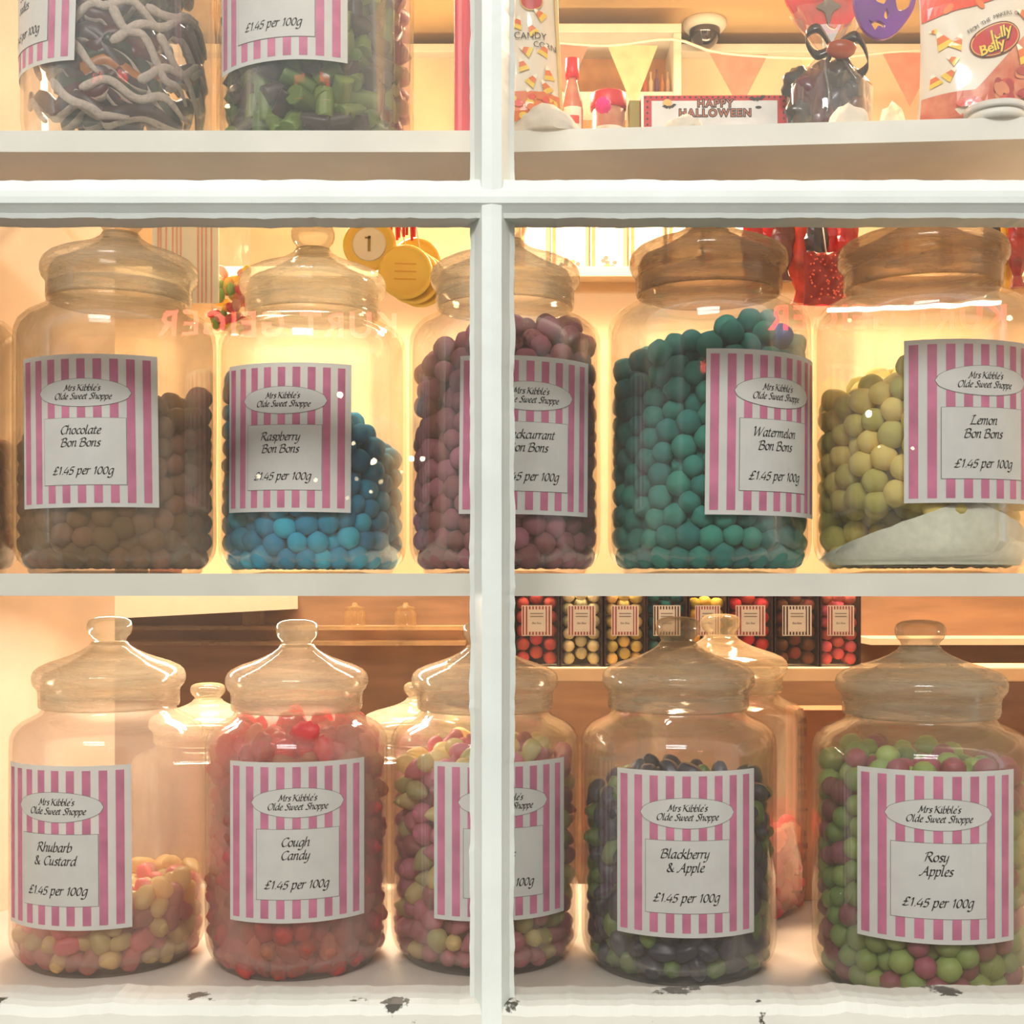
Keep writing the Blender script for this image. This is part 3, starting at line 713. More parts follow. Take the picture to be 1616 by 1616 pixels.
# top shelf jars
_, tj, tR, tphi = full_jar('moss', 499, 156, 1.19, Z_TOP, 'glass jar of green and dark ribbed sweets on the top shelf', [], (-64.5, 17), (-145, 100),
         [(343, -200), (655, -200)], rot=2.2, size=1.36, nick='ribbed sweets', seed=13)
jb, R2, phi2, lab2 = jar(189, 149, 1.18, Z_TOP, 'glass jar of sour gummy snakes with white edges on the top shelf', ['Sour', 'oodles'], (-107, -24), (-105, 128), nick='gummy snakes', seed=14, tilt=-.03)

# powder heap in the lemon jar
vs, fs = [], []
nr, na = 14, 64
for i in range(nr + 1):
    for k in range(na):
        a = 2 * math.pi * k / na; rr_ = lR * .958 * i / nr
        # highest near the front glass, slumping to the sides
        fx = math.cos(a + math.pi / 2 + .25)
        h = .050 * max(0, 1 - abs(math.sin((a + math.pi / 2 - .1) / 2)) * 1.35) * (i / nr) ** .6 + .005
        h += .002 * mnoise.noise(Vector((math.cos(a) * i * .4, math.sin(a) * i * .4, 3)))
        vs.append((rr_ * math.cos(a), rr_ * math.sin(a), lR * .085 + h))
for i in range(nr):
    for k in range(na):
        l = (k + 1) % na; fs.append((i * na + k, (i + 1) * na + k, (i + 1) * na + l, i * na + l))
b = len(vs)
for k in range(na):
    a = 2 * math.pi * k / na; vs.append((lR * .86 * math.cos(a), lR * .86 * math.sin(a), lR * .078))
for k in range(na):
    l = (k + 1) % na; fs.append((nr * na + k, b + k, b + l, nr * na + l))
o = mesh_obj('sugar_powder', vs, fs, paint('lemon_powder', (240, 238, 212), rough=.95, var=.04, scale=120, bump=.3), loc=lj.location)
tag(o, 'mound of pale powder settled at the bottom of the Lemon jar', 'powder', kind='stuff')

# sour snakes
snake_cols = [paint('snake_red', (96, 26, 24), rough=.3, var=.15, scale=80, translucent=.3), paint('snake_green', (54, 60, 28), rough=.3, var=.15, scale=80, translucent=.3),
              paint('snake_orange', (206, 122, 40), rough=.3, var=.15, scale=80, translucent=.3), paint('snake_brown', (70, 36, 30), rough=.35, var=.15, scale=80, translucent=.2)]
M_SUGAR = paint('sour_sugar', (206, 186, 168), rough=.9, var=.08, scale=300, bump=.5, bscale=600)
sn = ['dark red', 'olive green', 'orange', 'brown']
def snake(th, z, rad, L, slope, seed, n=22):
    pts = []; rr = random.Random(seed)
    amp = rr.uniform(.003, .009); fr = rr.uniform(.8, 2.2); ph = rr.uniform(0, 6)
    for i in range(n):
        t = i / (n - 1) - .5; s = t * L
        zz = z + s * math.sin(slope) + amp * math.sin(ph + t * fr * 6.28); tt = th + s * math.cos(slope) / rad
        pts.append(Vector((rad * math.sin(tt), -rad * math.cos(tt), zz)))
    return pts
def snake_geo(pts, r, vs, fs, mi):
    b = len(fs); n = 10; base = len(vs)
    rads = [r * (1.15 if i < 3 else 1.0) * (.45 if i == 0 else 1) * (1 - .5 * max(0, i / (len(pts) - 1) - .7) / .3) for i in range(len(pts))]
    for i, p in enumerate(pts):
        t = (pts[min(i + 1, len(pts) - 1)] - pts[max(i - 1, 0)]).normalized()
        rdir = Vector((p.x, p.y, 0)).normalized(); side = t.cross(rdir).normalized(); rdir = side.cross(t)
        for k in range(n):
            an = 2 * math.pi * k / n
            vs.append(p + rdir * (rads[i] * .8 * math.cos(an)) + side * (rads[i] * 1.35 * math.sin(an)))
    for i in range(len(pts) - 1):
        for k in range(n):
            l = (k + 1) % n; fs.append((base + i * n + k, base + i * n + l, base + (i + 1) * n + l, base + (i + 1) * n + k))
            mi.append(1 if k in (1, 2, 3) else 0)
    fs.append(tuple(base + k for k in range(n))[::-1]); mi.append(0); e = base + (len(pts) - 1) * n
    fs.append(tuple(e + k for k in range(n))); mi.append(0)
rs = random.Random(5)
for k in range(64):
    th = rs.uniform(-1.5, 1.55) - phi2; z = R2 * .16 + rs.uniform(0, .17); lay = .90 if k % 4 == 1 else (.84 if k % 3 else .72)
    pts = snake(th, z, R2 * lay, rs.uniform(.06, .11), rs.uniform(-.8, .8), k)
    pts = [Vector((p.x, p.y, max(p.z, R2 * .16))) for p in pts]
    vs, fs, mi = [], [], []; c0 = pts[len(pts) // 2].copy(); white = k % 4 == 1; snake_geo(pts, .0029 if white else .0066, vs, fs, mi)
    ci = rs.choice([0, 0, 1, 1, 3, 3, 2])
    o = mesh_obj('gummy_snake', [v - c0 for v in vs], fs, [M_SUGAR if white else snake_cols[ci], M_SUGAR], midx=mi, loc=jb.location + c0)
    tag(o, (('white sugared' if white else sn[ci]) + ' gummy snake in the top shelf jar nearest the left edge'), 'gummy sweet', 'gummy snakes in the top shelf jar')
vs, fs, mi = [], [], []
for k in range(70):
    pts = snake(rs.uniform(0, 6.28), R2 * .2 + rs.uniform(0, .21), R2 * rs.uniform(.15, .62), rs.uniform(.04, .08), rs.uniform(-1.2, 1.2), 100 + k, 12)
    snake_geo([Vector((p.x, p.y, max(p.z, R2 * .16))) for p in pts], .009, vs, fs, mi)
o = mesh_obj('gummy_snake_tangle', vs, fs, [snake_cols[3], snake_cols[0]], midx=mi, loc=jb.location)
tag(o, 'tangle of sour gummies filling the middle of the snake jar', 'sweets', kind='stuff')

# ------------------------------------------------------------------ shelf of boxed bon bons behind the display
M_CLEAR = glass('clear_plastic', haze=.03, hazecol=(255, 240, 220), nscale=6, gloss=.8, edge=(.9, .86, .8))
M_DARKCARD = paint('dark_card', (52, 26, 22), rough=.6)
Yb = 2.2; zb_ = P(0, 1050, Yb).z
tag(box('back_shelf', P(700, 0, Yb).x, P(1800, 0, Yb).x, Yb - .055, Yb + .06, zb_ - .024, zb_, M_CREAM, bev=.002), 'cream shelf board carrying the row of boxed bon bons', 'shelf')
tag(box('ledge', P(1370, 0, 2.38).x, P(1800, 0, 2.38).x, 2.36, 2.495, P(0, 1017, 2.38).z, P(0, 1007, 2.38).z, M_CREAM), 'narrow cream ledge to the right of the boxed bon bons', 'shelf')
bm_low = sweet_mesh('boxed_ball', lumpy(2, .05, 1.5, 3), [M_CREAM])
spans = [(812, 882, (214, 86, 84), 'pinkish red', 'first'), (886, 950, (250, 226, 176), 'cream', ''), (955, 1018, (236, 204, 120), 'pale yellow', ''), (1021, 1084, (30, 96, 96), 'dark teal', ''),
         (1088, 1146, (244, 196, 84), 'golden yellow', ''), (1150, 1219, (214, 58, 60), 'bright red', ''), (1224, 1292, (120, 66, 46), 'dark brown', ''), (1296, 1358, (220, 96, 96), 'salmon pink', '')]
for bi, (xa_, xb_, col_, cn, _) in enumerate(spans):
    X0, X1 = P(xa_, 0, Yb - .04).x, P(xb_, 0, Yb - .04).x; W = X1 - X0; Hh = .142; cx = (X0 + X1) / 2
    b_ = empty('sweet_box', (cx, Yb, zb_)); tag(b_, 'clear box of %s bon bons on the shelf behind the display' % cn, 'box', 'boxed bon bons on the back shelf')
    bm = box_bm(-W / 2, W / 2, -.038, .038, 0, Hh, .002); bm_obj('body', bm, M_CLEAR, b_)
    bm = box_bm(-W / 2 - .0012, -W / 2 + .0012, -.0385, .0385, 0, Hh); box_bm(W / 2 - .0012, W / 2 + .0012, -.0385, .0385, 0, Hh, bm=bm); box_bm(-W / 2, W / 2, .036, .0385, 0, Hh, bm=bm)
    bm_obj('card_sleeve', bm, M_DARKCARD, b_)
    A = Art(lambda u, v, l: Vector((u, -.0392 - l, .079 + v)))
    lw_ = W * .68
    A.rect(-lw_ / 2, lw_ / 2, -.026, .026, M_PAPER, 0)
    for i in range(9):
        u0 = -lw_ / 2 + lw_ * (.03 + i * .108); A.rect(u0, u0 + lw_ * .05, -.0245, .0245, paint('box_label_stripe', (150, 60, 66), rough=.6) if cn not in ('dark teal', 'dark brown') else M_DARKCARD, 1)
    A.rect(-lw_ * .3, lw_ * .3, -.019, .019, M_PAPER, 2)
    for yy in (.012, .007): A.rect(-lw_ * .22, lw_ * .22, yy - .0008, yy + .0008, M_LINE, 3)
    A.script('Bon Bons', .0022, 0, -.006, M_INK, 3, nib=.3)
    A.build('label', b_)
    mt = bonmat('boxed_%s_bon_bon' % cn.replace(' ', '_'), col_, tr=.1)
    me = bm_low.copy(); me.materials.clear(); me.materials.append(mt)
    rb = (W - .004) / 6 * .98
    for row in range(6):
        for c_ in range(3):
            for dpt in range(2):
                o = bpy.data.objects.new('boxed_bon_bon', me); COL.objects.link(o)
                o.location = (cx + (c_ - 1) * rb * 2.02 + random.uniform(-.0006, .0006), Yb - .024 + dpt * .026 + (.003 if c_ == 1 else 0), zb_ + .003 + rb + row * rb * 2.0 + (rb * .8 if c_ == 1 else 0) * (1 if row < 5 else 0))
                if row == 5 and c_ == 1: o.location.z += rb * .3
                o.scale = [rb] * 3; o.rotation_euler = (random.random() * 6, random.random() * 6, 0)
                tag(o, '%s bon bon packed in a clear box on the back shelf' % cn, 'bon bon', '%s bon bons in their box' % cn)

# white cartons on top of the partition
M_WHITEP = paint('white_carton', (250, 244, 226), rough=.5, var=.02)
M_GOLDP = paint('tan_print', (196, 140, 90), rough=.6)
tag(box('ledge', -1.9, 1.9, BY - .05, BY + .16, zt - .02, zt, M_CREAM, bev=.002), 'cream ledge behind the middle row of jars, holding white cartons', 'shelf')
for i, (xa_, xb_) in enumerate([(822, 862), (870, 925), (933, 985), (995, 1048), (1056, 1108), (1116, 1180), (1430, 1490), (1500, 1560)]):
    X0, X1 = P(xa_, 0, BY).x, P(xb_, 0, BY).x; h = .13 + .012 * (i % 3)
    c_ = empty('carton', ((X0 + X1) / 2, BY + .05, zt)); W = X1 - X0
    tag(c_, ['white carton on the back ledge just right of the mullion', 'white carton, second along the back ledge from the mullion', 'white carton, third along the back ledge with a floral corner', 'white carton, fourth along the back ledge',
             'white carton, fifth along the back ledge', 'widest white carton, behind the Watermelon jar lid', 'white carton behind the left side of the Lemon jar lid', 'white carton behind the knob of the Lemon jar'][i], 'carton', 'white cartons on the back ledge')
    bm_obj('body', box_bm(-W / 2, W / 2, -.03, .03, 0, h, .0015), M_WHITEP, c_)
    A = Art(lambda u, v, l: Vector((u, -.0304 - l, v)))
    A.rect(-W * .46, -W * .36, .01, h - .01, M_GOLDP, 1)
    if i in (1, 2): 
        for q in range(9): A.ellipse(random.uniform(-W * .2, W * .35), random.uniform(.012, .035), .005, .004, M_GOLDP if q % 2 else M_LINE, 1 + q * .1, 8)
    A.build('front_print', c_)

# left side: counter shelf, its wares, glass ledges
bm = bmesh.new()
zc = EYE - .02; pts = [P(126, 0, 1.75), P(470, 0, 2.44), P(470, 0, 2.495), P(-40, 0, 2.495)]
vt = [bm.verts.new((p.x, p.y, .0)) for p in pts]; vb = [bm.verts.new((p.x, p.y, -.036)) for p in pts]
bm.faces.new(vt); bm.faces.new(vb[::-1])
for i in range(4): bm.faces.new((vb[i], vb[(i + 1) % 4], vt[(i + 1) % 4], vt[i]))
bmesh.ops.recalc_face_normals(bm, faces=bm.faces)
tag(bm_obj('counter_shelf', bm, M_SHELF, loc=(0, 0, zc)), 'white corner shelf behind the Rhubarb & Custard jar', 'shelf')
for nm, px, rp, hh, col_, lb in (('bowl', 155, 32, .012, (240, 214, 140), 'shallow cream bowl on the white corner shelf'), ('bowl', 207, 28, .02, (60, 36, 30), 'dark brown bowl on the white corner shelf'), ('bowl', 262, 26, .016, (128, 60, 44), 'reddish brown bowl on the white corner shelf')):
    d = 2.1; o = lathe(nm, [(0, 0), (.6, 0), (.9, .4), (1, 1), (.94, 1), (.85, .45), (.55, .1), (0, .1)], paint('glaze_%d' % px, col_, rough=.3), n=40, scale=1)
    rr_ = rp / F * d; o.scale = (rr_, rr_, .05); o.location = (P(px, 0, d).x, d, zc); tag(o, lb, 'bowl')
for zpx, lb in ((990, 'upper pale glass ledge on the lower wall behind the Cough Candy jar'), (1014, 'lower pale glass ledge on the lower wall behind the Cough Candy jar')):
    tag(box('glass_ledge', P(120, 0, 2.46).x, P(735, 0, 2.46).x, 2.42, 2.487, P(0, zpx + 3, 2.46).z, P(0, zpx - 3, 2.46).z, glass('ledge_glass', haze=.4, hazecol=(236, 206, 160))), lb, 'shelf')
for i, px in enumerate((150, 400, 560, 640)):
    o = lathe('storage_jar', [(0, 0), (.9, 0), (1, .1), (1, .75), (.8, .85), (.8, .95), (.9, .96), (.9, 1.05), (.3, 1.12), (.2, 1.3), (0, 1.32)], glass('far_jar_glass', haze=.25, hazecol=(226, 190, 130)), n=36)
    d = 2.452; o.scale = (.021, .021, .034); o.location = (P(px, 0, d).x, d, P(0, 987, 2.46).z)
    tag(o, ['small far glass jar at the left end of the upper glass ledge', 'small far glass jar on the glass ledge behind the Cough Candy lid', 'small far glass jar between the Cough Candy and pear drop lids', 'small far glass jar near the pear drop lid'][i], 'jar', 'small jars on the glass ledge')

# brown upright carton behind, right of the back jar
c_ = empty('brown_carton', (P(1300, 0, 1.44).x, 1.44, Z_LOW)); tag(c_, 'tall brown carton with pale marks, standing left of the Rosy Apples jar', 'carton')
bm_obj('body', box_bm(-.037, .037, -.02, .03, 0, P(0, 1120, 1.42).z - Z_LOW, .002), paint('brown_card', (186, 122, 78), rough=.6, var=.06), c_)
A = Art(lambda u, v, l: Vector((u, -.0203 - l, v)))
for k in range(13):
    v0 = .045 + k * .014; A.rect(-.034, -.034 + random.choice([.006, .009, .011]), v0, v0 + random.choice([.003, .006, .009]), paint('faded_print', (120, 76, 56), rough=.7), 1)
A.build('front_print', c_)

# ------------------------------------------------------------------ hanging wares on the rod behind the rail
YR = 1.42; zr = P(0, 318, YR).z
o = tube('hanging_rod', [(-.56, YR, zr), (.79, YR, zr)], .004, paint('rod_metal', (190, 180, 160), rough=.3, metallic=.8)); tag(o, 'thin metal rod behind the window rail that carries the hanging sweets', 'rod')
M_GOLD = paint('gold_foil', (238, 200, 76), rough=.4, var=.06, scale=60, bump=.3, bscale=150)
M_SILV = paint('silver_foil', (232, 224, 196), rough=.35, var=.06, scale=60, bump=.3)
def coin(px, py, rp, d, tilt, face, lb, hang=True):
    r = rp / F * d; c = P(px, py, d); e = empty('foil_coin', c); e.rotation_euler = (math.pi / 2, tilt, 0)
    tag(e, lb, 'coin', 'foil coins hanging in a bunch')
    lathe('disc', [(0, -.0018), (.93, -.0018), (1, -.001), (1, .001), (.93, .0026), (.86, .0026), (.83, .0016), (.45, .0018), (0, .0018)], M_GOLD, e, n=48).scale = (r, r, 1)
    if face: 
        o = lathe('centre', [(0, .0022), (.58, .0022), (.60, .0026), (.64, .0022), (.64, .001)], M_SILV, e, n=40); o.scale = (r, r, 1)
        A = Art(lambda u, v, l: Vector((u, v, .0026 + l))); A.rect(-.0015, .0015, -.008, .009, paint('coin_mark', (150, 120, 60), rough=.5), 1); A.rect(-.005, .0015, .006, .008, MATS['coin_mark'], 1); A.build('emblem', e)
    else:
        A = Art(lambda u, v, l: Vector((u, v, .0019 + l)))
        for k in range(3): A.rect(-r * .4, r * .4, (k - 1) * r * .28 - .0008, (k - 1) * r * .28 + .0008, paint('emboss_gold', (214, 156, 30), rough=.4), 1)
        A.build('emboss', e)
    return c
coin(583, 386, 42, 1.405, .02, True, 'gold foil coin with silver centre, top left of the hanging bunch')
coin(640, 429, 43, 1.40, .03, False, 'large gold foil coin at the front of the hanging bunch')
coin(652, 437, 43, 1.408, .08, False, 'gold foil coin directly behind the front one')
coin(664, 443, 42, 1.416, .12, False, 'rearmost gold foil coin, low right in the bunch')
coin(657, 415, 40, 1.424, -.1, False, 'gold foil coin peeping out above the rearmost ones')
vs, fs = [], []
for a_, b_ in (((583, 344), (583, 318)), ((640, 386), (620, 318)), ((664, 401), (650, 318))):
    tube_geo([P(a_[0], a_[1], 1.416), P(b_[0], b_[1], YR)], .0007, 6, vs, fs)
o = mesh_obj('coin_string', vs, fs, M_SHELF); tag(o, 'thin pale strings holding up the gold foil coins', 'string')
# red tassel beside the coins
vs, fs = [], []
for k in range(7): tube_geo([P(618 + k * 6, 322, YR), P(620 + k * 6 + random.uniform(-3, 3), 372 + random.uniform(-5, 8), YR - .004)], .0016, 6, vs, fs)
o = mesh_obj('red_tassel', vs, fs, paint('red_ribbon', (206, 44, 40), rough=.4)); tag(o, 'short red ribbon tassel hanging above the gold coins', 'ribbon')

def hanging_card(px0, px1, y0, y1, d, lb):
    e = empty('striped_header_card', P((px0 + px1) / 2, y0, d)); tag(e, lb, 'card')
    W = (px1 - px0) / F * d; H = (y1 - y0) / F * d
    bm_obj('card', box_bm(-W / 2, W / 2, 0, .004, -H, 0, .001), M_WHITEP, e)
    A = Art(lambda u, v, l: Vector((u, -.0003 - l, v)))
    for i, u in enumerate((.08, .12, .20, .30, .36, .42, .68, .74, .80, .88)): A.rect(-W / 2 + W * u, -W / 2 + W * (u + .025), -H, 0, paint('pale_pink_stripe', (238, 176, 150), rough=.6), 1)
    A.build('stripes', e)
    tube('string', [Vector((0, 0, 0)), Vector((0, .01, zr - e.location.z))], .0008, M_SHELF, e)
hanging_card(240, 345, 352, 478, 1.40, 'white pink-striped header card hanging between the Chocolate and Raspberry jars')
mixm = [gumm('mix_green', (150, 196, 60)), gumm('mix_red', (226, 84, 60)), gumm('mix_yellow', (246, 214, 60)), gumm('mix_orange', (240, 140, 50)), gumm('mix_pink', (244, 180, 160))]
mn_ = ['green', 'red', 'yellow', 'orange', 'pink']
mm_ = [sweet_mesh('jelly_bean', lumpy(2, .08, 1.5, 2, (1.35, .85, .8)), [m]) for m in mixm]
rj = random.Random(3)
for k in range(44):
    px = rj.uniform(338, 392); py = rj.uniform(425, 520) ; c = rj.randrange(5)
    if px < 350 and py < 470: c = 0
    p = P(px, py, 1.425 + rj.uniform(-.008, .008)); o = bpy.data.objects.new('jelly_bean', mm_[c]); COL.objects.link(o)
    o.location = p; o.scale = [.0062] * 3; o.rotation_euler = (rj.random() * 6, rj.random() * 6, rj.random() * 6)
    tag(o, '%s jelly bean in the clear bag between Chocolate and Raspberry jars' % mn_[c], 'jelly bean', 'jelly beans in the clear hanging bag')
def pouch(name, w, h, T, mat, parent, nu=20, nv=26, seed=0, crumple=.004, topt=.04, flare=0.0):
    def front(u, v, l=0, side=-1):
        t = T / 2 * (1 - abs(u) ** 2.6) * (topt + (1 - topt) * (1 - v ** 2.2)) * min(1, .25 + v * 6 if v < .12 else 1)
        c = crumple * mnoise.noise(Vector((u * 2.2 + seed, v * 4, side))) * (1 - abs(u) ** 4)
        sw = 1 + flare * v - .05 * math.sin(v * math.pi)
        return Vector((u * w / 2 * sw, side * t + side * c * (.4 + v) + side * l, v * h))
    vs, fs = [], []
    for side in (-1, 1):
        for j in range(nv + 1):
            for i in range(nu + 1):
                p = front(-1 + 2 * i / nu, j / nv, 0, side)
                if i in (0, nu): p.y = side * .0004
                vs.append(p)
    N = (nu + 1) * (nv + 1)
    for s_, off in ((0, 0), (1, N)):
        for j in range(nv):
            for i in range(nu):
                a = off + j * (nu + 1) + i; q = (a, a + 1, a + nu + 2, a + nu + 1); fs.append(q if s_ == 0 else q[::-1])
    for i in range(nu):
        a = i; fs.append((a, N + a, N + a + 1, a + 1)); a = nv * (nu + 1) + i; fs.append((a, a + 1, N + a + 1, N + a))
    for j in range(nv):
        a = j * (nu + 1); fs.append((a, a + nu + 1, N + a + nu + 1, N + a)); a += nu; fs.append((a, N + a, N + a + nu + 1, a + nu + 1))
    if parent is None: return front
    mesh_obj(name, vs, fs, mat, parent)
    return front
e = empty('clear_sweet_bag', P(365, 528, 1.425)); tag(e, 'clear bag of mixed jelly beans hanging left of the Raspberry jar', 'bag')
pouch('bag', .046, .15, .034, M_CLEAR, e)
# red foil-wrapped strips
def foil_strip(px, y0, y1, wpx, d, col_, nm, lb, grp, seed, hang=True):
    c = P(px, y0, d); L_ = (y1 - y0) / F * d; wd = wpx / F * d / 2; rr_ = random.Random(seed)
    vs, fs = [], []; n = 14; m = 10
    for i in range(n + 1):
        t = i / n; prof_ = .35 + .65 * math.sin(min(1, t * 1.15) * math.pi) ** .6 if t < .87 else .35 + .5 * (t - .87) / .13
        for k in range(m):
            a = 2 * math.pi * k / m; r_ = wd * prof_ * (1 + .28 * mnoise.noise(Vector((math.cos(a) * 1.5 + seed, math.sin(a) * 1.5, t * 7))))
            vs.append((r_ * math.cos(a), r_ * .6 * math.sin(a), -t * L_))
    for i in range(n):
        for k in range(m):
            l = (k + 1) % m; fs.append((i * m + k, i * m + l, (i + 1) * m + l, (i + 1) * m + k))
    fs.append(tuple(range(m))[::-1]); fs.append(tuple(n * m + k for k in range(m)))
    e = empty(nm, c); tag(e, lb, 'wrapped sweet', grp)
    mesh_obj('wrapper', vs, fs, paint('wrap_%s' % '_'.join(map(str, col_)), col_, rough=.25, var=.25, scale=40, bump=.5, bscale=120, translucent=.2), e, smooth=False)
    if hang: tube('string', [Vector((0, 0, 0)), Vector((0, 0, max(.003, zr - c.z)))], .0008, M_SHELF, e)
cs = [((176, 34, 30), 'dark red'), ((206, 48, 36), 'red'), ((110, 60, 50), 'brown'), ((214, 80, 50), 'orange red'), ((60, 60, 62), 'charcoal'), ((196, 40, 34), 'crimson')]
for k, px in enumerate((1188, 1212, 1236, 1262, 1288, 1312, 1338)):
    c_, n_ = cs[k % 6]; foil_strip(px, 330 + 6 * (k % 2), 480 - 18 * (k % 3), 36, 1.42 + .018 * (k % 2), c_, 'foil_wrapped_stick', '%s foil-wrapped stick hanging %s' % (n_, ['beside the Watermelon jar lid', 'behind the Watermelon jar lid edge', 'right of the Watermelon jar lid', 'in the middle of the red bunch', 'in the red bunch near the Lemon jar', 'behind the left edge of the Lemon jar lid', 'over the Lemon jar shoulder'][k]), 'foil-wrapped sticks between Watermelon and Lemon jars', k)
for k, (px, c_, n_) in enumerate(((1566, (44, 36, 34), 'black'), (1588, (226, 168, 46), 'yellow'), (1606, (150, 40, 34), 'dark red'), (1626, (60, 44, 40), 'brown'))):
    foil_strip(px, 330, 470 - 8 * k, 30, 1.42 + .016 * (k % 2), c_, 'foil_wrapped_stick', '%s foil-wrapped stick hanging at the right edge above the Lemon jar' % n_, 'foil-wrapped sticks right of the Lemon jar', 20 + k)
# red netted bunch with glitter dots
e = empty('red_net_bag', P(1304, 482, 1.385)); tag(e, 'red glittery net bag hanging between the Watermelon and Lemon jars', 'bag')
vs, fs = [], []
rj = random.Random(9)
pouch('net', .050, .058, .03, paint('red_net', (180, 52, 36), rough=.4, var=.3, scale=120, rgb2=(150, 30, 24), translucent=.3), e, crumple=.008, seed=4)
for k in range(60):
    b = len(vs); u, v = rj.uniform(-.85, .85), rj.uniform(.05, .95); t = .0165 * (1 - abs(u) ** 2.6)
    c = Vector((u * .023, -t * (1 - v ** 2.2) - .0035, v * .058)); vv, ff = ICO[1]; vs += [c + q * .0013 for q in vv]; fs += [tuple(b + z for z in f) for f in ff]
mesh_obj('glitter', vs, fs, paint('glitter', (255, 110, 80), rough=.2, metallic=.3), e)
tube('string', [Vector((0, 0, .056)), Vector((.0, .03, zr - e.location.z))], .0008, M_SHELF, e)

# ------------------------------------------------------------------ top shelf, right of the mullion
SH = Z_TOP
def h_at(y, d): return EYE + (HOR - y) / F * d - SH
M_BAGW = paint('white_bag_film', (240, 228, 206), rough=.3, var=.03, scale=12, coat=.4, translucent=.1)
M_BAGR = paint('orange_red_print', (226, 66, 34), rough=.35, coat=.3)
M_ORG = paint('orange_print', (226, 112, 40), rough=.4, coat=.3); M_YEL = paint('yellow_print', (240, 200, 60), rough=.4, coat=.3)
M_CREAMP = paint('cream_print', (250, 240, 214), rough=.4, coat=.3); M_BLK = paint('black_print', (40, 26, 22), rough=.5)
M_RED = paint('bean_red', (190, 24, 30), rough=.35, coat=.3); M_DRED = paint('dark_red_print', (120, 18, 22), rough=.4); M_GLD = paint('gold_print', (220, 176, 90), rough=.4)
def mapbag(front, w, h):   # u,v in metres with origin at the lower centre -> on the bulging front
    def f(u, v, l): return front(max(-1, min(1, u / (w / 2))), max(0, min(1, v / h)), .0009 + l)
    return f
def candy_corn(A, cu, cv, s, rot, lift):
    c, d = math.cos(rot), math.sin(rot)
    T = lambda x, y: (cu + (x * c - y * d) * s, cv + (x * d + y * c) * s)
    for (y0, y1, m) in ((-1, -.35, M_YEL), (-.35, .4, M_RED if rot > 9 else M_ORG), (.4, 1, M_CREAMP)):
        wf = lambda y: .75 * (1 - y) / 2 + .12
        A.poly([T(-wf(y0), y0), T(wf(y0), y0), T(wf(y1), y1), T(-wf(y1), y1)], m, lift)
# candy corn bag, half behind the mullion
d = 1.17; e = empty('candy_corn_bag', (P(822, 0, d).x, d, SH)); e.rotation_euler = (0, -.045, 0); tag(e, 'white glossy sweet bag lettered CANDY CORN beside the mullion', 'bag')
w_, h_ = .082, .235
fr_ = pouch('bag', w_, h_, .05, M_BAGW, e, seed=2); A = Art(mapbag(fr_, w_, h_))
zz = lambda y: h_at(y, d)
A.text('CANDY', .0090, .0138, zz(72), M_BLK, 3, space=1.0); A.text('CORN', .0078, .0275, zz(86), M_BLK, 3)
A.rect(-.038, .039, zz(205), zz(160), M_ORG, 1, 12, 3)
for (x, y, r_) in ((830, 118, .3), (848, 60, .5), (868, 92, -.4), (836, 95, 1.1), (872, 128, .2), (846, 142, -.7), (862, 36, .9), (826, 50, -.3), (866, 150, .6), (878, 165, -.2), (840, 165, .4)):
    candy_corn(A, (x - 822) / F * d, zz(y), .0062, r_, 4)
for k in range(26): A.ellipse(random.uniform(-.03, .036), random.uniform(zz(206), zz(163)), .004, .003, random.choice([M_YEL, M_ORG, M_CREAMP, M_BAGR]), 5 + k * .1, 10)
A.ellipse(.0165, zz(14), .0115, .010, M_GLD, 2, 20); A.ellipse(.0165, zz(14), .0103, .0088, M_RED, 3, 20)
A.build('print', e)
bm_obj('gold_side', box_bm(.037, .0405, -.004, .004, 0, .21, .001), M_GLD, e)
# red-capped bottle and little jar with red lid
def small_jar(name, px, ytop, wpx, d, lb, capcol, bodycol, neck=True):
    r = wpx / 2 / F * d; H = h_at(ytop, d); e = empty(name, (P(px, 0, d).x, d, SH)); tag(e, lb, 'jar' if not neck else 'bottle')
    if neck: pr = [(0, 0), (r, 0), (r, H * .55), (r * .95, H * .6), (r * .5, H * .78), (r * .42, H * .86), (0, H * .86)]; cp = [(0, H * .82), (r * .62, H * .82), (r * .66, H * .86), (r * .62, H * .99), (r * .3, H), (0, H)]
    else: pr = [(0, 0), (r * .95, 0), (r, H * .1), (r, H * .82), (0, H * .82)]; cp = [(0, H * .8), (r * 1.08, H * .8), (r * 1.1, H * .84), (r * 1.08, H * .98), (r, H), (0, H)]
    lathe('body', pr, paint(name + '_body', bodycol, rough=.25, var=.3, scale=60, rgb2=(220, 170, 130), translucent=.3), e, n=36); lathe('cap', cp, paint(name + '_cap', capcol, rough=.35), e, n=36)
    A = Art(lambda u, v, l: Vector(((r * 1.02 + l) * math.sin(u / r), -(r * 1.02 + l) * math.cos(u / r), v)))
    A.rect(-r * .9, r * .9, H * .12, H * .55, M_CREAMP, 1, 12); A.rect(-r * .6, r * .6, H * .4, H * .47, M_BAGR, 2, 8); A.build('label', e)
small_jar('red_capped_bottle', 903, 92, 34, 1.215, 'small bottle with a round red cap beside the candy corn bag', (214, 30, 44), (200, 110, 90))
small_jar('red_lidded_jar', 960, 149, 52, 1.22, 'small squat jar with a red lid between the bag and the banner', (206, 30, 40), (196, 120, 96), neck=False)
o = mesh_obj('pink_pompom', *lumpy(3, .35, 3.5, 4), paint('pink_fluff', (236, 40, 130), rough=.8, var=.1)); o.scale = [.0072] * 3; o.location = P(952, 166, 1.176); o.location.y = 1.176
tag(o, 'bright pink pompom in front of the red-lidded jar', 'pompom')
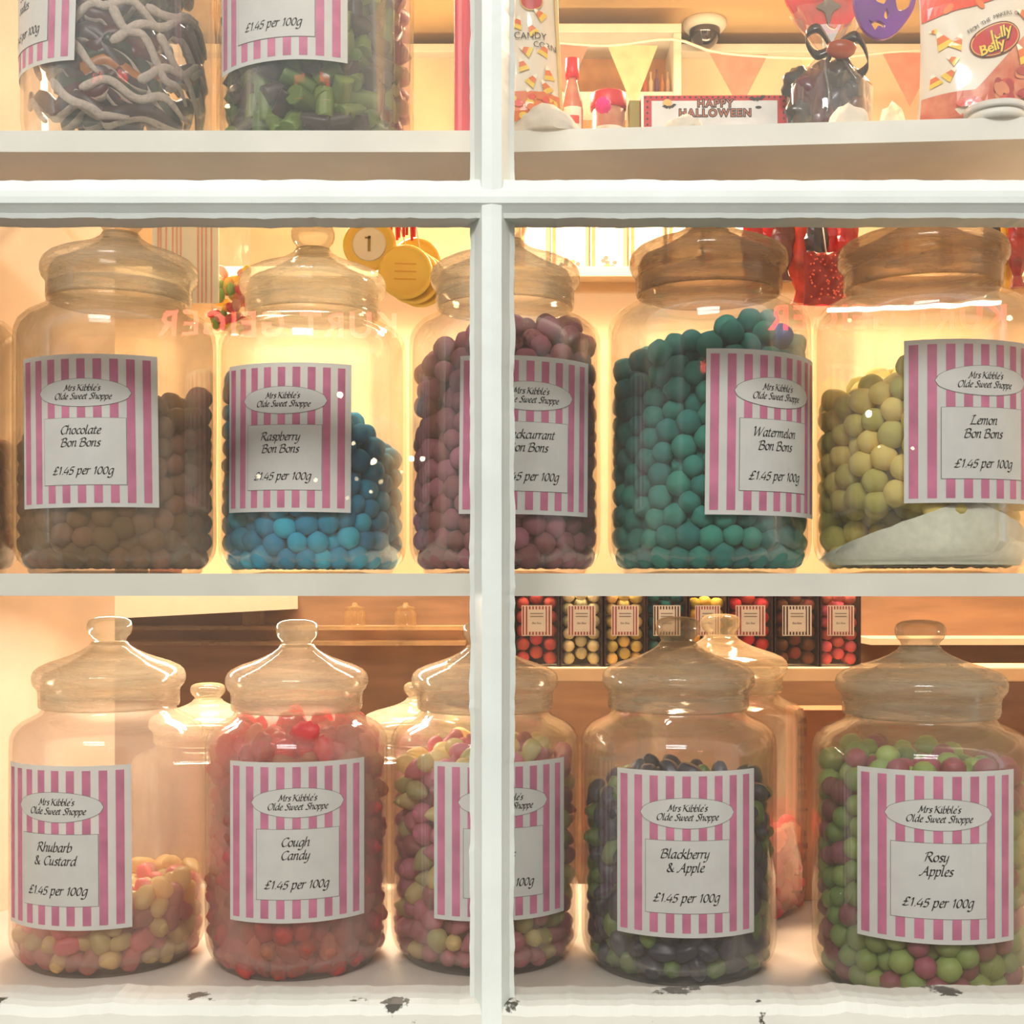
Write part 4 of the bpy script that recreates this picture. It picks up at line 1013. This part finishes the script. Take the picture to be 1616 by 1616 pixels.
# HAPPY HALLOWEEN carton
d = 1.205; X0, X1 = P(1012, 0, d).x, P(1247, 0, d).x; W = X1 - X0; H = h_at(150, d)
e = empty('halloween_carton', ((X0 + X1) / 2, d, SH)); e.rotation_euler = (0, -.004, 0); tag(e, 'red-bordered carton lettered HAPPY HALLOWEEN on the top shelf', 'carton')
bm_obj('body', box_bm(-W / 2, W / 2, 0, .03, 0, H, .001), paint('carton_red', (196, 50, 46), rough=.5), e)
for sx in (-1, 1): bm_obj('gold_end', box_bm(sx * (W / 2 + .0055) - .0055, sx * (W / 2 + .0055) + .0055, .004, .034, 0, H - .003, .001), paint('dull_gold', (132, 112, 40), rough=.4, metallic=.3), e)
A = Art(lambda u, v, l: Vector((u, -.0003 - l, v)))
A.rect(-W / 2, -W / 2 + .0025, 0, H, M_CREAMP, 1); A.rect(W / 2 - .003, W / 2, 0, H, M_CREAMP, 1)
for k in range(26): A.ellipse(-W / 2 + .004 + k * (W - .008) / 25, H - .0022, .0011, .0008, M_BLK, 1, 8)
for k in range(7):
    for sx in (-1, 1): A.ellipse(sx * (W / 2 - .006), H - .006 - k * .0055, .001, .0011, M_BLK, 1, 8)
A.rect(-W / 2 + .010, W / 2 - .012, 0, H - .0055, paint('carton_white', (222, 218, 210), rough=.5), 1)
M_PUMP = paint('pumpkin_letter', (190, 106, 72), rough=.5)
zc_ = lambda y: h_at(y, d)
for (t, sz, y) in (('HAPPY', .0098, 164), ('HALLOWEEN', .0100, 179)):
    A.text(t, sz, -.0005, zc_(y), M_BLK, 2, bold=.09, space=1.22); A.text(t, sz, -.0005, zc_(y), M_PUMP, 3, bold=.0, space=1.22)
A.ellipse(-W / 2 + .025, zc_(163), .0045, .004, M_GLD, 2); A.ellipse(W / 2 - .03, zc_(170), .003, .0014, M_BLK, 2)
def bat(A, cu, cv, s, lift):
    pts = [(-2, .6), (-1.2, .9), (-.4, .3), (-.2, .6), (0, .3), (.2, .6), (.4, .3), (1.2, .9), (2, .6), (1.3, .2), (.8, -.2), (.3, 0), (0, -.5), (-.3, 0), (-.8, -.2), (-1.3, .2)]
    c0 = Vector((0, .1)); n = len(pts); P_ = [c0] + [Vector(p) for p in pts]
    A.faces([p * s for p in P_], [(0, k + 1, (k + 1) % n + 1) for k in range(n)], M_BLK, lift, (cu, cv), .12)
bat(A, -W / 2 + .027, zc_(170), .0035, 4); bat(A, W / 2 - .031, zc_(158), .0042, 4)
A.build('front_print', e)
# cotton cobweb tufts
M_COT = paint('cotton_fluff', (242, 232, 214), rough=.95, var=.04, scale=80, bump=.6, bscale=160, translucent=.3)
for i, (x0, x1, yt, d, lb) in enumerate(((812, 925, 168, 1.115, 'large white cotton cobweb tuft in front of the candy corn bag'), (1045, 1112, 187, 1.115, 'small white cotton tuft in front of the halloween carton'), (1306, 1372, 168, 1.11, 'white cotton tuft in front of the cellophane bouquet'), (1375, 1440, 166, 1.24, 'pale cotton tuft between the bouquet and the right hand bag'))):
    w_ = (x1 - x0) / F * d; h_ = h_at(yt, d)
    vs, fs = ICO[3]; out = []
    for v in vs:
        q = Vector((v.x * w_ / 2, v.y * .022, max(0, v.z + .1) / 1.1 * h_)); q *= 1 + .22 * mnoise.noise(v * 2.5 + Vector((i * 5, 0, 0))) * (1 if v.z > 0 else 0) ; q.z = max(0, q.z - max(0, v.x) * h_ * .35 * (i == 0)); out.append(q)
    o = mesh_obj('cotton_tuft', out, fs, M_COT, loc=(P((x0 + x1) / 2, 0, d).x, d, SH)); tag(o, lb, 'cotton')
# cellophane bouquet of dark sweets with black bow and red foil top
d = 1.185; cx = P(1310, 0, d).x; e = empty('cellophane_bouquet', (cx, d, SH)); tag(e, 'clear cellophane bundle of dark sweets tied with a black bow', 'gift bag')
H1 = h_at(85, d); H2 = h_at(20, d); Rb = 62 / F * d
M_CELLO = glass('cellophane', haze=.06, hazecol=(255, 235, 205), gloss=2.0, nscale=12, edge=(.9, .85, .75))
vs, fs = [], []; prof_ = [(Rb * .96, 0), (Rb * 1.04, .03), (Rb, .07), (Rb * .7, H1 * .82), (Rb * .22, H1), (Rb * .3, H1 * 1.03), (Rb * .85, H2 * .95), (Rb * .95, H2)]
n = 40
for i, (r_, z) in enumerate(prof_):
    for k in range(n):
        a = 2 * math.pi * k / n; q = r_ * (1 + .10 * math.sin(a * 7 + i) * (i > 1)); vs.append((q * math.cos(a), q * math.sin(a) * .75, z))
for i in range(len(prof_) - 1):
    for k in range(n): l = (k + 1) % n; fs.append((i * n + k, i * n + l, (i + 1) * n + l, (i + 1) * n + k))
mesh_obj('wrapping', vs, fs, M_CELLO, e)
M_BOW = paint('black_ribbon', (44, 26, 20), rough=.25, coat=.5); M_BOWO = paint('rust_print', (150, 62, 24), rough=.3)
for s_, (ex, ez, w2) in enumerate(((-.026, .010, .009), (.032, -.014, .010))):
    pts = catmull([Vector((0, -.01, H1)), Vector((ex * .6, -.02, H1 + ez * .3 + .012)), Vector((ex, -.014, H1 + ez)), Vector((ex * .6, -.008, H1 + ez * .8 - .012)), Vector((0, -.01, H1))], 6)
    vs, fs = [], []
    for p in pts: vs += [p + Vector((0, 0, w2 / 2)), p - Vector((0, 0, w2 / 2)), p + Vector((0, .0008, w2 / 2)), p + Vector((0, .0008, -w2 / 2))]
    for i in range(len(pts) - 1):
        a = i * 4; b = a + 4; fs += [(a, a + 1, b + 1, b), (a + 2, b + 2, b + 3, a + 3), (a, b, b + 2, a + 2), (a + 1, a + 3, b + 3, b + 1)]
    mesh_obj('bow_loop', vs, fs, M_BOW, e)
mesh_obj('bow_knot', *lumpy(2, .15, 2, 3, (.014, .009, .009)), M_BOWO, e, loc=(.006, -.018, H1 - .003))
for pts in ([(0, -.012, H1), (-.008, -.016, H1 - .02), (-.006, -.02, H1 - .045), (-.009, -.022, H1 - .066)], [(.004, -.012, H1), (.012, -.018, H1 - .02), (.02, -.022, H1 - .035)]):
    tube('ribbon_tail', catmull([Vector(p) for p in pts], 5), .0022, M_BOW, e)
dk = [paint('dark_wrap_plum', (84, 26, 44), rough=.3, var=.2, coat=.3), paint('dark_wrap_navy', (36, 34, 54), rough=.3, var=.2, coat=.3), paint('dark_wrap_black', (34, 28, 28), rough=.3, var=.2, coat=.3), paint('dark_wrap_brown', (92, 48, 34), rough=.3, var=.2, coat=.3)]
dn = ['plum', 'navy blue', 'black', 'brown']
for k, (px, py, s, c_) in enumerate(((1282, 150, .020, 0), (1262, 130, .015, 2), (1320, 165, .019, 1), (1345, 145, .015, 1), (1300, 118, .013, 3), (1325, 118, .014, 2), (1290, 185, .02, 0), (1350, 175, .014, 3), (1262, 178, .014, 2))):
    o = mesh_obj('wrapped_sweet', *lumpy(3, .3, 1.8, k, (1, .8, 1.1)), dk[c_]); o.scale = [s] * 3; o.location = P(px, py, d); o.location.y = d + random.uniform(-.006, .006); o.location.z = max(o.location.z, SH + s * 1.2)
    tag(o, '%s wrapped sweet in the cellophane bouquet, %s' % (dn[c_], ['at its front left', 'at its upper left edge', 'low in its middle', 'at its right edge', 'near its neck', 'just under the bow', 'at its foot', 'low at its right', 'low at its left'][k]), 'wrapped sweet', 'wrapped sweets in the cellophane bouquet')
# flat plastic shapes hanging above: red heart-like foil and a purple skull lolly with holes
def flat_shape(name, outlines, mat, loc, thick, parent=None):
    cu = bpy.data.curves.new(name, 'CURVE'); cu.dimensions = '2D'; cu.fill_mode = 'BOTH'; cu.extrude = thick / 2; cu.bevel_depth = .0006
    for pts in outlines:
        sp = cu.splines.new('POLY'); pp = catmull([Vector((p[0], p[1])) for p in pts + [pts[0]]], 5, True)[:-1]
        sp.points.add(len(pp) - 1); sp.use_cyclic_u = True
        for q, p in zip(sp.points, pp): q.co = (p[0], p[1], 0, 1)
    t = bpy.data.objects.new(name, cu); COL.objects.link(t); me = bpy.data.meshes.new_from_object(t); bpy.data.objects.remove(t); bpy.data.curves.remove(cu)
    me.materials.clear(); me.materials.append(mat); me.name = name
    o = bpy.data.objects.new(name, me); o.location = loc; o.rotation_euler = (math.pi / 2, 0, 0); return link(o, parent)
q = lambda L_, cx_, cy_, d_: [((x - cx_) / F * d_, (cy_ - y) / F * d_) for x, y in L_]
M_REDF = paint('red_foil', (196, 34, 24), rough=.25, var=.2, scale=30, coat=.5, translucent=.25); M_PURP = paint('purple_plastic', (120, 48, 150), rough=.2, var=.12, scale=30, coat=.5, translucent=.25)
d = 1.22
e = empty('red_foil_lolly', P(1300, 20, d)); tag(e, 'red foil lolly with black shapes at the top of the picture', 'lolly')
flat_shape('foil', [q([(1240, 0), (1252, 22), (1268, 48), (1300, 52), (1330, 45), (1350, 20), (1356, -30), (1330, -60), (1298, -40), (1262, -62), (1238, -30)], 1300, 20, d)], M_REDF, (0, 0, 0), .004, e)
flat_shape('black_emblem', [q([(1292, -40), (1300, 2), (1288, 14), (1300, 22), (1306, 42), (1312, 22), (1324, 12), (1310, 0), (1314, -40)], 1300, 20, d)], M_BOW, (0, -.0035, 0), .001, e)
tube('stick', [Vector((0, 0, -.02)), Vector((.004, .0, -.07))], .0018, M_CREAMP, e); tube('cord', [Vector((0, 0, .03)), Vector((0, 0, 2.788 - e.location.z))], .0006, M_CREAMP, e)
e = empty('purple_skull_decoration', P(1395, 15, 1.15)); tag(e, 'purple plastic skull cut-out hanging beside the red foil lolly', 'decoration')
d = 1.15
flat_shape('skull', [q([(1348, -10), (1352, 22), (1368, 48), (1390, 57), (1412, 48), (1436, 18), (1444, -12), (1440, -60), (1400, -85), (1360, -60)], 1395, 10, d),
    q([(1378, -28), (1380, -4), (1394, 3), (1400, -10), (1398, -30), (1388, -36)], 1395, 10, d), q([(1412, -16), (1414, 10), (1422, 14), (1434, 6), (1438, -14), (1426, -26)], 1395, 10, d),
    q([(1393, 22), (1398, 9), (1402, 20), (1398, 27)], 1395, 10, d), q([(1368, 27), (1376, 30), (1384, 28), (1395, 34), (1394, 42), (1386, 38), (1380, 45), (1374, 36)], 1395, 10, d)], M_PURP, (0, 0, 0), .004, e)
tube('cord', [Vector((0, 0, .05)), Vector((0, 0, 2.788 - e.location.z))], .0006, M_CREAMP, e)
# jelly bean bag at the right edge
d = 1.13; e = empty('jelly_bean_bag', (P(1556, 0, d).x, d, SH)); e.rotation_euler = (0, .0, 0); tag(e, 'large white and orange jelly bean bag at the right end of the top shelf', 'bag')
w_, h_ = .125, h_at(-22, d); fr_ = pouch('bag', w_, h_, .06, M_BAGW, e, nu=28, seed=8, flare=-.03); A = Art(mapbag(fr_, w_, h_))
U_ = lambda x: (x - 1556) / F * d; V_ = lambda y: h_at(y, d)
A.cols(-w_ / 2 * .985, w_ / 2 * .985, lambda u: V_(40) + (u + w_ / 2) * .28, lambda u: h_ * .995, M_BAGR, 1, 24, 3)
A.cols(-w_ / 2 * .98, w_ / 2 * .98, lambda u: .004, lambda u: V_(160) + max(0, u + .02) * 1.05, paint('bag_window', (196, 84, 56), rough=.3, var=.3, scale=70, rgb2=(226, 150, 110)), 1, 24, 3)
for (x, y, s, r_) in ((1487, 22, .006, .8), (1540, 12, .006, 2.0), (1590, 0, .006, .6)): A.ellipse(U_(x), V_(y), s, s * .5, M_ORG, 3, 14, r_)
for (x, y, r_, s) in ((1474, 72, .4, .0085), (1497, 78, -.5, .0075), (1486, 108, .9, .005), (1462, 135, .3, .006), (1484, 130, -.8, .006), (1462, 56, 1.5, .003), (1600, 100, .5, .009), (1608, 32, 1.2, .007)): candy_corn(A, U_(x), V_(y), s, r_, 4)
for k in range(40):
    x, y = random.uniform(1480, 1625), random.uniform(118, 186)
    if y > 160 - (x - 1530) * .5: A.ellipse(U_(x), V_(y), .0065, .004, random.choice([paint('bean_a', (206, 70, 48), rough=.25, coat=.5), paint('bean_b', (170, 44, 36), rough=.25, coat=.5), paint('bean_c', (214, 130, 86), rough=.25, coat=.5)]), 5 + k * .1, 12, random.uniform(0, 3))
R0 = .42
A.ellipse(U_(1557), V_(78), .0255, .0155, M_DRED, 2, 30, R0); A.ellipse(U_(1557), V_(78), .0243, .0143, M_GLD, 3, 30, R0); A.ellipse(U_(1557), V_(78), .0232, .0132, M_RED, 4, 30, R0)
for t, x, y in (('Jelly', 1565, 67), ('Belly', 1548, 92)):
    A.text(t, .0138, U_(x) + .0006, V_(y) - .0006, M_BLK, 5, rot=R0 - .05, shear=.3, bold=.05, space=.95); A.text(t, .0138, U_(x), V_(y), M_YEL, 6, rot=R0 - .05, shear=.3, bold=.02, space=.95)
st = 'FROM THE MAKERS OF'
for i, ch in enumerate(st):
    if ch == ' ': continue
    t = i / (len(st) - 1); x = 1516 + t * 84; y = 63 - 30 * math.sin(t * 1.75) ; A.text(ch, .0052, U_(x), V_(y), M_BLK, 3, rot=.62 * (1 - t))
A.build('print', e)
# white lidded tub
d = 1.085; e = empty('white_tub', (P(1580, 0, d - .01).x, d - .01 + .022, SH)); e.location.y = 1.088; tag(e, 'low white round tub in front of the jelly bean bag', 'tub')
r_ = .024; H = h_at(158, 1.07)
lathe('base', [(0, 0), (r_, 0), (r_, H * .6), (0, H * .6)], M_SHELF, e, n=48); lathe('lid', [(0, H * .55), (r_ * 1.07, H * .55), (r_ * 1.08, H * .7), (r_ * 1.05, H * .95), (r_ * .9, H), (0, H)], paint('tub_lid', (214, 208, 198), rough=.4), e, n=48)
# red gift bag left of the mullion
d = 1.22; e = empty('red_gift_bag', (P(765, 0, d).x, d, SH)); tag(e, 'red paper bag beside the mullion on the top shelf', 'bag')
W = 94 / F * d; bm_obj('bag', box_bm(-W / 2, W / 2, -.02, .02, 0, .26, .003), paint('red_paper', (222, 70, 76), rough=.5, var=.1, stretch=(8, 1, .5)), e)
A = Art(lambda u, v, l: Vector((u, -.0204 - l, v)))
for i in range(5): A.rect(-W / 2 + .004 + i * .012, -W / 2 + .0075 + i * .012, .002, .258, paint('pink_fold', (238, 120, 120), rough=.5), 1)
A.build('stripes', e)

# ------------------------------------------------------------------ far upper wall: shelf unit, bunting, dome camera
d = 2.9
def wp(px, py, dd=d): return P(px, py, dd)
e = empty('wall_unit', (wp(940, 0).x, d, 0)); tag(e, 'cream open wall unit with little bottles, high on the far wall', 'cabinet')
x0, x1 = wp(760, 0).x - e.location.x, wp(1070, 0).x - e.location.x; zt_, zb2 = wp(0, 55).z, wp(0, 230).z
bm_obj('top_panel', box_bm(x0, x1, -.06, .095, zt_ - .02, zt_, .002), M_SHELF, e); bm_obj('side_panel', box_bm(x1 - .018, x1, -.06, .095, zb2, zt_ - .02, .002), M_SHELF, e)
bm_obj('side_panel', box_bm(x0, x0 + .018, -.06, .095, zb2, zt_ - .02, .002), M_SHELF, e); bm_obj('shelf', box_bm(x0 + .018, x1 - .018, -.05, .095, wp(0, 158).z - .015, wp(0, 158).z), M_SHELF, e)
bm_obj('back_panel', box_bm(x0 + .018, x1 - .018, .085, .094, zb2, zt_ - .02), paint('unit_back', (206, 150, 92), rough=.7), e)
for i, px in enumerate((1018, 1027, 1036, 1045, 1054)):
    c_ = [(214, 110, 70), (240, 226, 200), (120, 84, 110), (206, 140, 80), (226, 190, 150)][i]; H = .05 + .006 * (i % 3)
    o = lathe('flavour_bottle', [(0, 0), (.005, 0), (.005, H * .6), (.002, H * .75), (.0022, H), (0, H)], paint('flavour_%d' % i, c_, rough=.3), n=20); o.location = (wp(px, 0, 2.88).x, 2.88, wp(0, 158).z)
    tag(o, ['tiny orange bottle at the left of the high wall unit group', 'tiny cream bottle in the high wall unit', 'tiny mauve bottle in the high wall unit', 'tiny amber bottle in the high wall unit', 'tiny pale bottle at the right in the high wall unit'][i], 'bottle', 'little bottles in the high wall unit')
e = empty('bunting', wp(1150, 80, 2.78)); tag(e, 'pink and cream pennant bunting strung along the far wall', 'bunting')
vs, fs = tube_geo([wp(x, y, 2.78) - e.location for x, y in catmull([Vector((860, 66)), Vector((960, 72)), Vector((1062, 62)), Vector((1140, 84)), Vector((1300, 92)), Vector((1440, 80)), Vector((1620, 84))], 4)], .003, 6)
mesh_obj('cord', vs, fs, M_SHELF, e)
for (xa_, xb_, xt, y0, y1, pk) in ((958, 1038, 1000, 70, 172, 0), (1120, 1212, 1168, 84, 172, 1), (1262, 1345, 1304, 92, 170, 0), (1392, 1480, 1436, 82, 168, 1), (860, 930, 892, 68, 150, 1)):
    bm = bmesh.new(); a = [wp(xa_, y0, 2.78) - e.location, wp(xb_, y0 + 2, 2.78) - e.location, wp(xt, y1, 2.78) - e.location]
    f1 = [bm.verts.new(v) for v in a]; f2 = [bm.verts.new(v + Vector((0, .0015, 0))) for v in a]; bm.faces.new(f1); bm.faces.new(f2[::-1])
    for i in range(3): bm.faces.new((f1[i], f2[i], f2[(i + 1) % 3], f1[(i + 1) % 3]))
    bmesh.ops.recalc_face_normals(bm, faces=bm.faces)
    o = bm_obj('pennant', bm, paint('pennant_pink', (232, 160, 140), rough=.8, translucent=.3) if pk else paint('pennant_cream', (246, 226, 184), rough=.8, translucent=.3), e); o['label'] = 'pink pennant' if pk else 'cream pennant'
e = empty('dome_camera', (wp(1112, 0, 2.93).x, 2.93, 2.79)); tag(e, 'black glass security camera dome under a white ceiling plate', 'camera')
lathe('plate', [(0, -.001), (.05, -.001), (.05, -.012), (.042, -.02), (0, -.02)], M_SHELF, e, n=48); lathe('dome', [(.036 * math.cos(t), -.02 - .044 * math.sin(t)) for t in [i * math.pi / 24 for i in range(13)]], paint('smoked_dome', (28, 18, 14), rough=.08, coat=1, spec=.8), e, n=40)
# picture frame far left
tag(box('dark_frame', P(104, 0, 2.45).x, P(158, 0, 2.45).x, 2.46, 2.498, P(0, 396, 2.45).z, P(0, 300, 2.45).z, paint('dark_wood', (96, 60, 36), rough=.5)), 'small dark frame on the wall behind the Chocolate jar knob', 'frame')

# ------------------------------------------------------------------ across the street (seen mirrored in the panes)
YO = -8.0; VD = 2 * .958 - YO
struct(box('street', -9, 9, -8.2, .75, -.1, 0, paint('asphalt', (70, 68, 66), rough=.9)))
M_FAC = paint('facade_render', (96, 92, 86), rough=.9, var=.1, scale=2)
tag(box('opposite_building', -7, 7, YO - .5, YO, 0, 4.6, M_FAC), 'plain grey building across the street with red shop signs', 'building')
def refl(px, py): return Vector(((px - 808) / F * VD, YO, EYE + (HOR - py) / F * VD))
for (xk, xr, y, st_, lb, col_) in ((1590, 1212, 504, 30, 'red lit shop sign across the street, opposite the right panes', (255, 40, 40)), (628, 250, 516, 20, 'coral lit shop sign across the street, opposite the left panes', (255, 90, 80))):
    c = refl((xk + xr) / 2, y); vs, fs = font_polys('KURT GEIGER', 1, bold=.02, space=1.15)
    wd = max(v.x for v in vs) - min(v.x for v in vs); s = (xk - xr) / F * VD / wd
    o = mesh_obj('shop_sign', [Vector((-v.x * s, .02, v.y * s * 1.0)) for v in vs], fs, emit('sign_%d' % xk, col_, st_), loc=c); o.data.flip_normals(); tag(o, lb, 'sign')
p0, p1 = refl(1290, 503), refl(1556, 490)
o = tube('tube_lamp', [p0 + Vector((0, .3, 0)), p1 + Vector((0, .3, 0))], .018, emit('tube_glow', (255, 250, 235), 26)); tag(o, 'long white fluorescent tube across the street', 'lamp')
rj = random.Random(2)
for k, (x, y, r_, s) in enumerate(((547, 636, 9, 60), (1347, 665, 11, 60), (424, 757, 7, 16), (512, 762, 6, 16), (599, 735, 8, 40), (655, 732, 8, 50), (672, 732, 7, 50), (575, 760, 6, 10), (612, 764, 6, 10), (568, 708, 5, 20), (1562, 520, 8, 26), (1318, 522, 6, 14), (1415, 716, 5, 24), (560, 790, 5, 8), (596, 780, 5, 20), (640, 752, 4, 14), (1362, 715, 4, 16))):
    o = bpy.data.objects.new('bulb', bpy.data.meshes.new('bulb')); me = o.data; vv, ff = ICO[2]; me.from_pydata([tuple(v) for v in vv], [], ff)
    o.scale = [r_ / F * VD * .55] * 3; o.location = refl(x, y) + Vector((0, .4, 0)); me.materials.append(emit('bulb_%d' % s, (255, 236, 190), s * .8)); COL.objects.link(o)
    tag(o, 'small warm bulb hanging across the street', 'bulb', 'warm bulbs across the street')
